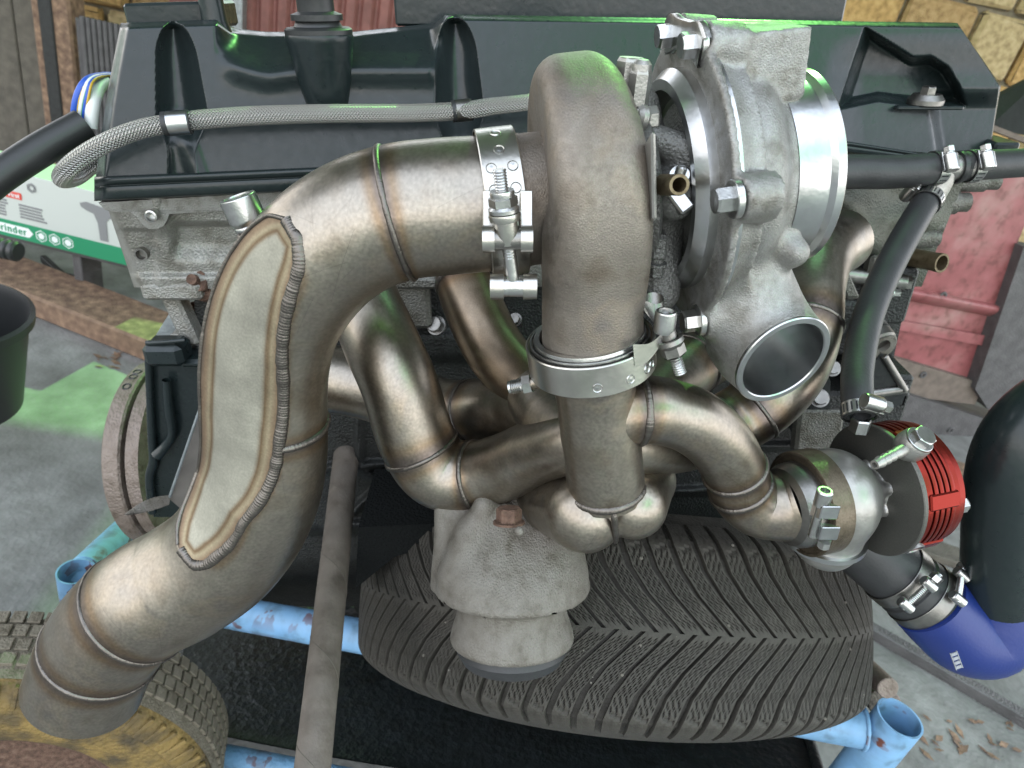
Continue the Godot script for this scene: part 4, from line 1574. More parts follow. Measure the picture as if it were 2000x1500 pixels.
	var br := rad(b1, 36)
	var bl := b0.distance_to(b1)
	mb.lathe(b0, b1 - b0, [Vector2(br * 0.62, -0.012), Vector2(br * 0.68, 0.0), Vector2(br * 0.72, bl * 0.22), Vector2(br * 0.98, bl * 0.42), Vector2(br, bl * 0.48), Vector2(br, bl - 0.0006), Vector2(br * 0.96, bl), Vector2(br * 0.76, bl), Vector2(br * 0.72, bl - 0.001), Vector2(br * 0.72, bl * 0.5), Vector2(0, bl * 0.5)], 40)
	var boss := part(mb, "sensor_boss", M.zinc, dp)
	part(bead(ring_of(b0 + (b1 - b0) * 0.28, b1 - b0, br * 0.74, 24), 0.002), "weld_bead", M.zinc, boss)
	part(bead(ring_of(b0 + (b1 - b0) * 0.08, b1 - b0, br * 0.72, 24), 0.0026), "weld_bead", M.weld, boss)

# ---- exhaust manifold --------------------------------------------------------------------------------------------------
func heat_tube(spec: Array, welds: Array, seg := 48) -> Array:
	var a := pp(spec)
	var s := smooth_path(a[0], a[1], 0.003)
	var io: PackedFloat32Array = s[2]
	var cols := []
	for k in io.size():
		var hh := 0.0
		for w in welds: hh = maxf(hh, exp(-pow((io[k] - w) / 0.35, 2.0)))
		cols.append(Color(1, 1, 1).lerp(Color(0.74, 0.6, 0.46), smoothstep(0.05, 0.6, hh) * 0.8).lerp(Color(0.42, 0.4, 0.46), smoothstep(0.55, 1.0, hh) * 0.8))
	var mb := MB.new()
	sweep(mb, s[0], s[1], seg, cols)
	return [mb, s]
func weld_at(s: Array, w: float, r := 0.0016) -> MB:
	var po: PackedVector3Array = s[0]
	var ro: PackedFloat32Array = s[1]
	var io: PackedFloat32Array = s[2]
	var t := tangents(po)
	var best := 0
	for k in po.size():
		if absf(io[k] - w) < absf(io[best] - w): best = k
	return bead(ring_of(po[best], t[best], ro[best] - r * 0.35, 40), r)

func build_manifold() -> void:
	var m := thing("exhaust_manifold", "brownish stainless tube exhaust manifold, welded from bends and joined under the turbocharger", "exhaust manifold", Q(1180, 1050, 0.36))
	# collector
	var c0 := CLAMP_C + CLAMP_D * 0.012
	var c1 := Q(1185, 962, 0.352)
	var r0 := rad(CLAMP_C, 92)
	var mb := MB.new()
	var s := smooth_path([c0, c0.lerp(c1, 0.12), c0.lerp(c1, 0.3), c0.lerp(c1, 0.6), c0.lerp(c1, 0.85), c1], [r0, rad(c0, 82), rad(c0, 80), rad(c0.lerp(c1, 0.6), 78), rad(c1, 75), rad(c1, 74)], 0.003)
	sweep(mb, s[0], s[1], 56)
	part(mb, "collector_tube", M.steel, m)
	part(weld_at(s, 4.7, 0.0026), "weld_bead", M.weld, m)
	# pipes: [name, spec, welds, material]
	var list := [
		["runner", [[690, 520, .50, 62], [712, 590, .475, 70], [745, 670, .45, 74], [780, 750, .435, 75], [815, 860, .425, 75], [858, 920, .42, 73], [925, 930, .415, 70], [985, 912, .405, 66], [1050, 882, .388, 64], [1110, 866, .366, 60], [1160, 862, .354, 56]], [4.15, 6.05], "steel"],
		["runner", [[905, 505, .55, 56], [912, 560, .525, 58], [935, 622, .50, 59], [972, 690, .475, 60], [1030, 752, .45, 58], [1085, 800, .42, 56]], [0.9], "steel_dark"],
		["runner", [[560, 730, .53, 66], [680, 745, .52, 67], [780, 772, .505, 66], [850, 800, .495, 65], [905, 806, .485, 64], [960, 800, .465, 62], [1020, 808, .445, 62], [1090, 830, .41, 62]], [4.4], "steel"],
		["runner", [[1060, 770, .43, 72], [1090, 820, .40, 74], [1150, 870, .36, 70]], [], "steel"],
		["runner", [[1640, 470, .60, 62], [1600, 500, .56, 64], [1580, 560, .515, 66], [1572, 640, .48, 68], [1545, 720, .455, 68], [1490, 785, .44, 66], [1420, 830, .43, 64], [1330, 860, .405, 62], [1240, 868, .37, 60], [1185, 868, .354, 56]], [2.9, 5.3, 6.2], "steel"],
		["runner", [[1470, 640, .56, 60], [1420, 672, .53, 62], [1360, 705, .50, 62], [1305, 750, .465, 62], [1255, 800, .42, 60]], [2.2], "steel"],
		["wastegate_pipe", [[1180, 806, .353, 70], [1255, 800, .356, 68], [1305, 806, .36, 66], [1355, 824, .364, 66], [1402, 862, .368, 64], [1432, 912, .372, 62], [1448, 955, .374, 62], [1480, 985, .374, 63], [1530, 990, .372, 66], [1556, 985, .371, 70]], [0.85, 5.15, 5.9], "steel"],
	]
	for l in list:
		var h := heat_tube(l[1], l[2])
		var tb := part(h[0], l[0], M[l[3]], m)
		for w in l[2]: part(weld_at(h[1], w, 0.0026 if w < 1.0 else 0.002), "weld_bead", M.weld, tb)
	var g0 := [Q(1030, 925, .44), Q(1085, 975, .395), Q(1142, 1000, .352)]
	var g1 := [Q(1272, 880, .43), Q(1262, 940, .385), Q(1236, 985, .352)]
	var ctop := c1 - CLAMP_D * 0.012
	var fl := func(p: Vector3) -> float:
		var l := smin(cone_d(p, g0[0], g0[1], 0.0235, 0.0255), cone_d(p, g0[1], g0[2], 0.0255, 0.0265), 0.004)
		var r := smin(cone_d(p, g1[0], g1[1], 0.0175, 0.019), cone_d(p, g1[1], g1[2], 0.02, 0.0225), 0.004)
		return smin(l, r, 0.0025)
	mb = snet(fl, Q(1150, 960, .39) - Vector3(0.085, 0.07, 0.08), Q(1150, 960, .39) + Vector3(0.085, 0.07, 0.08), 0.0018)
	part(mb, "merge_lobes", M.steel, m)
	part(bead(PackedVector3Array([Q(1196, 992, .330), Q(1200, 1015, .3285), Q(1202, 1040, .331), Q(1202, 1056, .337)]), 0.0022, false), "weld_bead", M.weld, m)
	# port flange behind the dark runner
	mb = MB.new()
	var o := Q(925, 548, 0.545)
	mb.box(o, EB.x * 0.032, EB.y * 0.01, EB.z * 0.01, 0.003)
	part(mb, "port_flange", M.cast_dark, m)
	# pressure tapping
	mb = MB.new()
	var p0 := Q(1078, 741, 0.362)
	var p1 := Q(990, 758, 0.365)
	var dd := p1 - p0
	var l := dd.length()
	var pr := rad(p0, 13)
	mb.lathe(p0, dd, [Vector2(pr * 1.1, -0.004), Vector2(pr, 0.003), Vector2(pr, l * 0.47)], 28)
	var tap := part(mb, "tapping_tube", M.steel, m)
	mb = MB.new()
	mb.lathe(p0 + dd * 0.45, dd, [Vector2(0, 0), Vector2(pr * 1.5, 0.0), Vector2(pr * 1.5, l * 0.18), Vector2(pr * 1.2, l * 0.2)], 6, true)
	var tr := pr * 1.12
	var prof := [Vector2(tr * 0.9, l * 0.2)]
	for k in 6:
		prof.append(Vector2(tr, l * (0.23 + 0.04 * k)))
		prof.append(Vector2(tr * 0.87, l * (0.25 + 0.04 * k)))
	prof.append_array([Vector2(tr * 0.9, l * 0.5), Vector2(tr * 0.5, l * 0.5), Vector2(tr * 0.42, l * 0.4), Vector2(0, l * 0.4)])
	mb.lathe(p0 + dd * 0.45, dd, prof, 28)
	part(mb, "threaded_nipple", M.zinc, tap)

# ---- band clamps --------------------------------------------------------------------------------------------------------
func arc_band(mb: MB, o: Vector3, ax: Vector3, r: float, w: float, th: float, ref: Vector3, a0: float, a1: float) -> void:
	mb.lathe(o - ax * w * 0.5, ax, [Vector2(r, 0), Vector2(r + th * 0.6, 0.0), Vector2(r + th, 0.0006), Vector2(r + th, w - 0.0006), Vector2(r + th * 0.6, w), Vector2(r, w), Vector2(r, 0)], 80, false, ref, a0, a1)

func build_clamps() -> void:
	# left, at the turbine outlet
	var o := axis_at(978)
	var v := thing("v_band_clamp", "upright steel V-band clamp with vertical T-bolt between downpipe and turbine housing", "clamp", o - TU * 0.045, "V-band clamps on the turbocharger")
	var r := rad(o, 138)
	var mb := MB.new()
	arc_band(mb, o, TA, r, 0.021, 0.0012, TU, 0.0, TAU)
	part(mb, "band", M.band_steel, v)
	mb = MB.new()
	mb.lathe(o - TA * 0.008, TA, [Vector2(r * 0.9, 0), Vector2(r * 0.97, 0.0), Vector2(r * 0.99, 0.004), Vector2(r * 0.99, 0.012), Vector2(r * 0.97, 0.016), Vector2(r * 0.9, 0.016)], 72)
	part(mb, "v_segment", M.zinc, v)
	# spot welds
	for q in [[0.22, 0.0], [0.58, 0.0], [0.84, -0.0055], [0.84, 0.0055], [1.12, -0.0055], [1.12, 0.0055]]:
		mb = MB.new()
		var n := TU * cos(q[0]) + TW * sin(q[0])
		mb.lathe(o + TA * q[1] + n * (r + 0.0012), n, [Vector2(0.003, -0.0002), Vector2(0.0027, 0.0004), Vector2(0.0023, -0.0001), Vector2(0, 0.0001)], 24)
		part(mb, "spot_weld", M.zinc, v)
	# T-bolt in front
	var zt := 0.335
	var b0 := Q(975, 330, zt)
	var b1 := Q(1003, 560, zt)
	var ax := (b1 - b0).normalized()
	var L := b0.distance_to(b1)
	mb = MB.new()
	threaded(mb, b0, b0 + ax * L * 0.28, 0.0034, 0.0013)
	mb.append(rod(b0 + ax * L * 0.6, b0 + ax * L * 0.99, 0.0034))
	threaded(mb, b0 + ax * L * 0.62, b0 + ax * L * 0.74, 0.0036, 0.0013)
	part(mb, "t_bolt", M.zinc, v)
	mb = MB.new()
	mb.lathe(b0 + ax * L * 0.17, ax, [Vector2(0.003, 0), Vector2(0.0058, 0.0), Vector2(0.0062, L * 0.02), Vector2(0.0058, L * 0.065)], 28)
	hexhead(mb, b0 + ax * L * 0.29, -ax, 0.0072, L * 0.075)
	mb.lathe(b0 + ax * L * 0.29, ax, [Vector2(0.0065, 0), Vector2(0.0078, L * 0.02), Vector2(0.0078, L * 0.05), Vector2(0.006, L * 0.065)], 32)
	part(mb, "lock_nut", M.zinc, v)
	mb = MB.new()
	mb.lathe(b0 + ax * L * 0.35, ax, [Vector2(0.005, 0), Vector2(0.0078, 0.0), Vector2(0.0082, L * 0.02), Vector2(0.0078, L * 0.06), Vector2(0.0062, L * 0.07), Vector2(0.0062, L * 0.18), Vector2(0.0054, L * 0.26)], 32)
	part(mb, "spring_sleeve", M.band_steel, v)
	# trunnions and the folded ends of the band
	mb = MB.new()
	var t0 := b0 + ax * L * 0.575
	mb.append(rod(t0 - cx * 0.008, t0 + cx * 0.008, 0.0055))
	part(mb, "trunnion", M.zinc_dark, v)
	mb = MB.new()
	for sx in [-1.0, 1.0]:
		mb.lathe(t0 + cx * (0.0095 * sx) - cx * 0.003, cx, [Vector2(0.005, 0), Vector2(0.0068, 0), Vector2(0.0068, 0.006), Vector2(0.005, 0.006)], 28)
		var p: Vector3 = t0 + cx * (0.0095 * sx) + cy * 0.012 - cz * 0.003
		mb.box(p, cx * 0.003, cy * 0.013, cz * 0.0008, 0.0004)
	part(mb, "band_loop", M.band_steel, v)
	mb = MB.new()
	var t1 := b1
	mb.append(rod(t1 - cx * 0.0115, t1 + cx * 0.0115, 0.0052))
	part(mb, "trunnion", M.zinc, v)
	mb = MB.new()
	for sx in [-1.0, 1.0]:
		mb.lathe(t1 + cx * (0.0085 * sx) - cx * 0.0035, cx, [Vector2(0.005, 0), Vector2(0.0066, 0), Vector2(0.0066, 0.007), Vector2(0.005, 0.007)], 28)
		mb.box(t1 + cx * (0.0085 * sx) - cz * 0.012 + cy * 0.003, cx * 0.0034, cz * 0.011, cy * 0.0007, 0.0003)
	part(mb, "band_loop", M.band_steel, v)
	# lower, under the turbine neck
	var D := CLAMP_D
	o = CLAMP_C + D * 0.006
	v = thing("v_band_clamp", "round steel V-band clamp lying under the turbine housing, bolt to the right", "clamp", o + D * 0.01, "V-band clamps on the turbocharger")
	r = rad(o, 121)
	var ref := cz
	mb = MB.new()
	arc_band(mb, o, D, r, 0.0185, 0.0011, ref, 0.0, TAU)
	part(mb, "band", M.band_steel, v)
	mb = MB.new()
	mb.lathe(o - D * 0.0125, D, [Vector2(r * 0.76, 0.004), Vector2(r * 0.8, 0.0), Vector2(r * 0.88, 0.0), Vector2(r * 0.9, 0.002), Vector2(r * 0.9, 0.006)], 72)
	mb.lathe(o - D * 0.0105, D, [Vector2(r * 0.925, 0.004), Vector2(r * 0.93, 0.0), Vector2(r * 0.955, 0.0), Vector2(r * 0.96, 0.003)], 72)
	part(mb, "v_segment", M.zinc, v)
	mb = MB.new()
	mb.lathe(o + D * 0.004, D, [Vector2(r * 0.96, 0), Vector2(r * 0.9, 0.002), Vector2(r * 0.75, 0.006), Vector2(r * 0.6, 0.007)], 72)
	part(mb, "lower_flange", M.steel, v)
	for q in [-0.1, 0.42, 0.78, 0.93]:
		mb = MB.new()
		# spots sit on the near side
		var N := (cz - D * cz.dot(D)).normalized()
		var B := N.cross(D)
		var n := N * cos(q) + B * sin(q)
		mb.lathe(o + D * 0.003 + n * (r + 0.0011), n, [Vector2(0.0028, -0.0002), Vector2(0.0025, 0.0004), Vector2(0.0021, -0.0001), Vector2(0, 0.0001)], 24)
		part(mb, "spot_weld", M.zinc, v)
	# bolt side
	var q0 := Q(1298, 634, 0.335)
	var q1 := Q(1330, 730, 0.33)
	var a2 := (q1 - q0).normalized()
	var l2 := q0.distance_to(q1)
	mb = MB.new()
	threaded(mb, q0 + a2 * l2 * 0.5, q1, 0.0035, 0.0013)
	part(mb, "t_bolt", M.zinc, v)
	mb = MB.new()
	mb.lathe(q0 + a2 * l2 * 0.28, a2, [Vector2(0.005, 0), Vector2(0.0072, 0.0), Vector2(0.0076, l2 * 0.08), Vector2(0.006, l2 * 0.16)], 28)
	hexhead(mb, q0 + a2 * l2 * 0.42, a2, 0.0068, l2 * 0.2)
	mb.append(rod(q0, q0 + a2 * l2 * 0.3, 0.0045))
	part(mb, "lock_nut", M.zinc_dark, v)
	mb = MB.new()
	mb.lathe(q0 - EB.y * 0.004, EB.y, [Vector2(0.0036, 0.0), Vector2(0.0056, 0.0), Vector2(0.0058, 0.002), Vector2(0.0058, 0.011), Vector2(0.0052, 0.012), Vector2(0.004, 0.012), Vector2(0.0036, 0.010), Vector2(0, 0.009)], 32)
	part(mb, "trunnion", M.zinc, v)
	# the strap running to the bolt
	var strap := []
	for k in 13:
		var u := k / 12.0
		var c := Vector2(1238, 694).lerp(Vector2(1300, 650), u) + Vector2(0, 14.0 * sin(PI * u))
		var z := lerpf(0.3215, 0.332, u)
		var hgt := lerpf(0.0065, 0.003, smoothstep(0.1, 0.9, u))
		var p := Q(c.x, c.y, z)
		strap.append(PackedVector3Array([p - D * hgt, p + D * hgt]))
	mb = MB.new()
	mb.grid(strap)
	var sb := []
	for s2 in strap: sb.append(PackedVector3Array([s2[0] - cz * 0.001, s2[1] - cz * 0.001]))
	mb.grid(sb, false, null, true)
	part(mb, "strap", M.band_steel, v)
	mb = MB.new()
	var lp := []
	for k in 21:
		var an := -2.4 + 4.8 * k / 20.0
		var p := Q(1278, 600, 0.35) + cx * (0.0052 * cos(an - 0.6)) + (cz * 0.7 - cy * 0.7) * (0.0052 * sin(an - 0.6))
		lp.append(PackedVector3Array([p + cy * 0.005, p - cy * 0.005]))
	var first: PackedVector3Array = lp[0]
	lp.push_front(PackedVector3Array([Q(1250, 575, 0.362), Q(1250, 590, 0.362)]))
	lp.append(PackedVector3Array([Q(1254, 585, 0.345), Q(1254, 602, 0.345)]))
	mb.grid(lp)
	part(mb, "band_loop", M.zinc_dark, v)

# ---- wastegate ----------------------------------------------------------------------------------------------------------
func build_wastegate() -> void:
	var a0 := Q(1556, 985, 0.371)
	var a1 := Q(1850, 925, 0.405)
	var A := (a1 - a0).normalized()
	var U := (EB.y - A * EB.y.dot(A)).normalized()
	var W := A.cross(U)
	if W.dot(cz) < 0: W = -W
	var L := a0.distance_to(a1)
	var w := thing("wastegate", "wastegate valve with grey cast body and finned bright red cap beside the tyre", "wastegate", a0 - U * 0.05)
	# weld-on flange
	var r := rad(a0, 84)
	var mb := MB.new()
	mb.lathe(a0 - A * 0.012, A, [Vector2(r * 0.72, 0), Vector2(r * 0.9, 0.002), Vector2(r * 0.98, 0.007), Vector2(r, 0.012), Vector2(r, 0.016), Vector2(r * 0.8, 0.018)], 64)
	part(mb, "inlet_flange", M.zinc_dark, w)
	# body
	var c0 := a0 + A * (L * 0.235)
	var c1 := a0 + A * (L * 0.36)
	var fb := func(p: Vector3) -> float:
		var q := p - c0
		var a := q.dot(A)
		var rr := (q - A * a).length()
		var d := Vector3(q.dot(U) / 1.06, q.dot(W) / 1.06, a / 0.82).length() - 0.032
		d = smin(d, cyl_d(p, a0 + A * 0.012, c0, 0.0255), 0.008)
		d = smin(d, cyl_d(p, c0, a0 + A * L * 0.52, 0.0145), 0.008)
		d = smin(d, maxf(absf(a - L * 0.27) - 0.003, rr - 0.021), 0.004)
		for s in [0.9, 2.0, -0.6]:
			d = smin(d, cone_d(p, c0 + A * 0.02 + (U * cos(s) + W * sin(s)) * 0.018, c0 + A * L * 0.26 + (U * cos(s) + W * sin(s)) * 0.017, 0.0035, 0.003), 0.004)
		d = smin(d, cone_d(p, c0, c0 - U * 0.034 + W * 0.004, 0.026, 0.024), 0.01)
		return smax(d, -cyl_d(p, c0 - U * 0.06, c0 - U * 0.02, 0.02), 0.002)
	mb = snet(fb, c0 - Vector3(0.06, 0.06, 0.055), c0 + Vector3(0.085, 0.06, 0.055), 0.0016)
	part(mb, "valve_body", M.fitting_grey, w)
	mb = MB.new()
	mb.lathe(c0 - U * 0.03, -U, [Vector2(0.022, 0), Vector2(0.03, 0.002), Vector2(0.03, 0.006), Vector2(0.022, 0.007)], 48)
	part(mb, "outlet_flange", M.machined, w)
	mb = MB.new()
	var pl := PackedVector3Array([Q(1632, 1020, 0.345), Q(1676, 1012, 0.352), Q(1672, 1032, 0.352), Q(1640, 1044, 0.345)])
	# dark disc
	var dr := 0.047
	var d0 := a0 + A * (L * 0.475)
	mb = MB.new()
	mb.lathe(d0, A, [Vector2(0.01, 0), Vector2(dr - 0.0006, 0), Vector2(dr, 0.0006), Vector2(dr, 0.003), Vector2(dr * 0.97, 0.0034)], 96)
	part(mb, "heat_shield_disc", M.disc_dark, w)
	# red cap: base, fins cut by gaps, dome
	mb = MB.new()
	var k0 := d0 + A * 0.0035
	var cl := L * 0.3
	mb.lathe(k0, A, [Vector2(0.02, 0), Vector2(dr * 0.93, 0), Vector2(dr * 0.95, 0.003), Vector2(dr * 0.95, 0.006), Vector2(dr * 0.82, 0.0065), Vector2(dr * 0.82, cl * 0.6), Vector2(dr * 0.95, cl * 0.62), Vector2(dr * 0.95, cl * 0.72), Vector2(dr * 0.93, cl * 0.74), Vector2(dr * 0.92, cl * 0.86), Vector2(dr * 0.88, cl * 0.9), Vector2(dr * 0.84, cl * 0.92), Vector2(dr * 0.72, cl), Vector2(0, cl)], 96)
	var cap := part(mb, "red_cap", M.red_anod, w)
	for k in 4:
		mb = MB.new()
		var h0 := cl * (0.18 + 0.115 * k)
		mb.lathe(k0 + A * h0, A, [Vector2(dr * 0.8, 0), Vector2(dr * 0.965, 0.0002), Vector2(dr * 0.97, 0.0008), Vector2(dr * 0.97, 0.0024), Vector2(dr * 0.965, 0.003), Vector2(dr * 0.8, 0.0034)], 96)
		part(mb, "fin", M.red_anod, cap)
	for s in [0.05, 1.15, 2.05, 2.75]:
		mb = MB.new()
		var n := U * cos(s) + W * sin(s)
		var tt := A.cross(n)
		mb.box(k0 + A * (cl * 0.37) + n * (dr * 0.9), A * (cl * 0.30), tt * 0.0055, n * (dr * 0.085), 0.001)
		part(mb, "bolt_column", M.red_anod, cap)
	mb = MB.new()
	var s2 := 2.05
	var n2 := U * cos(s2) + W * sin(s2)
	mb.lathe(k0 + A * cl * 0.13 + n2 * dr * 0.985, n2, [Vector2(0.0062, -0.002), Vector2(0.0062, 0.0008), Vector2(0.0048, 0.0008), Vector2(0.0042, -0.001), Vector2(0.0, -0.001)], 24)
	part(mb, "threaded_port", M.zinc_dark, cap)
	mb = MB.new()
	hexhead(mb, k0 + A * (cl * 0.93) + W * (dr * 0.75) + U * dr * 0.1, A, 0.0055, 0.006)
	part(mb, "cap_bolt", M.zinc, cap)
	# banjo with hose tail
	mb = MB.new()
	var j := Q(1783, 868, 0.372)
	var jx := (cx * 0.25 + cy * 0.55 + cz * 0.75).normalized()
	var jr := rad(j, 32)
	mb.lathe(j, jx, [Vector2(jr * 0.6, -jr * 1.0), Vector2(jr * 0.9, -jr * 0.62), Vector2(jr, -jr * 0.2), Vector2(jr * 0.95, jr * 0.35), Vector2(jr * 0.8, jr * 0.55), Vector2(0, jr * 0.55)], 40)
	var bj := part(mb, "banjo", M.fitting_grey, w)
	mb = MB.new()
	hexhead(mb, j + jx * jr * 0.5, jx, jr * 0.7, jr * 0.5, jr * 0.86)
	part(mb, "banjo_bolt", M.zinc, bj)
	mb = MB.new()
	var h1 := Q(1708, 908, 0.352)
	var hd := h1 - j
	var hl := hd.length()
	var hr := rad(h1, 11)
	var pr := [Vector2(hr * 1.1, 0), Vector2(hr * 1.1, hl * 0.4)]
	for k in 4:
		pr.append(Vector2(hr * 1.12, hl * (0.42 + 0.14 * k)))
		pr.append(Vector2(hr * 0.9, hl * (0.53 + 0.14 * k)))
	pr.append_array([Vector2(hr * 0.85, hl), Vector2(hr * 0.5, hl), Vector2(hr * 0.45, hl * 0.9), Vector2(0, hl * 0.9)])
	mb.lathe(j, hd, pr, 28)
	part(mb, "hose_tail", M.fitting_grey, bj)
	# top fitting for the hose
	mb = MB.new()
	var tf := Q(1681, 826, 0.394)
	mb.lathe(tf, EB.y, [Vector2(0, -0.01), Vector2(0.0068, -0.006), Vector2(0.0068, 0.003), Vector2(0.006, 0.004)], 6, true)
	part(mb, "top_fitting", M.zinc, w)
	# brown band clamp with block ends
	var v := thing("wastegate_clamp", "brown two-piece band clamp with square bolted blocks holding the wastegate", "clamp", a0 - U * 0.04)
	mb = MB.new()
	var br := rad(a0, 97)
	arc_band(mb, a0 + A * 0.0095, A, br, 0.0165, 0.0022, U, 0, TAU)
	mb.lathe(a0 + A * 0.002, A, [Vector2(br * 0.8, 0.001), Vector2(br, 0.0), Vector2(br, 0.0155), Vector2(br * 0.8, 0.015)], 72)
	part(mb, "band", M.brown_band, v)
	var bo := Q(1611, 1012, 0.326)
	for s in [[998, 0.0], [1038, 0.0]]:
		mb = MB.new()
		var bp := Q(1611, s[0], 0.328)
		mb.box(bp, cx * rad(bp, 18), EB.y * rad(bp, 16), cz * 0.007, 0.0006)
		part(mb, "block", M.machined, v)
	mb = MB.new()
	var sc := Q(1607, 975, 0.328)
	mb.lathe(sc, EB.y, [Vector2(0.0, -0.004), Vector2(0.0048, -0.004), Vector2(0.0048, 0.006), Vector2(0.0042, 0.0068), Vector2(0.003, 0.0068), Vector2(0.0026, 0.003), Vector2(0, 0.003)], 28)
	mb.append(rod(sc, sc - EB.y * 0.03, 0.0028))
	hexhead(mb, Q(1611, 1056, 0.328), -EB.y, 0.0042, 0.005)
	part(mb, "cap_screw", M.zinc, v)

# ---- hoses ---------------------------------------------------------------------------------------------------------------
func worm_clamp(label: String, o: Vector3, ax: Vector3, r: float, up: Vector3, group := "worm-drive hose clamps") -> void:
	ax = ax.normalized()
	var n := (up - ax * up.dot(ax)).normalized()
	var tdir := n.cross(ax).normalized()
	var c := thing("hose_clamp", label, "hose clamp", o - n * r, group)
	var mb := MB.new()
	mb.lathe(o - ax * 0.0045, ax, [Vector2(r, 0), Vector2(r + 0.0009, 0), Vector2(r + 0.0009, 0.009), Vector2(r, 0.009)], 48)
	part(mb, "band", M.zinc, c)
	mb = MB.new()
	for k in 22:
		var a := TAU * k / 22.0
		var nn := n * cos(a) + tdir * sin(a)
		if k < 2 or k > 20: continue
		mb.box(o + nn * (r + 0.0009), ax * 0.003, nn.cross(ax) * 0.0006, nn * 0.0003, 0.0001)
	var g := part(mb, "band_slots", M.black_paint, c)
	g.set_meta("kind", "stuff")
	mb = MB.new()
	var h := o + n * (r + 0.0042)
	mb.lathe(h - tdir * 0.0095, tdir, [Vector2(0, 0), Vector2(0.0048, 0), Vector2(0.0054, 0.001), Vector2(0.0054, 0.013), Vector2(0.0048, 0.014), Vector2(0, 0.014)], 24)
	mb.box(o + n * (r + 0.0014), ax * 0.0052, tdir * 0.008, n * 0.0012, 0.0004)
	part(mb, "screw_housing", M.zinc, c)
	mb = MB.new()
	mb.append(rod(h + tdir * 0.004, h + tdir * 0.0065, 0.0036))
	hexhead(mb, h + tdir * 0.006, tdir, 0.0042, 0.005)
	part(mb, "screw", M.zinc, c)

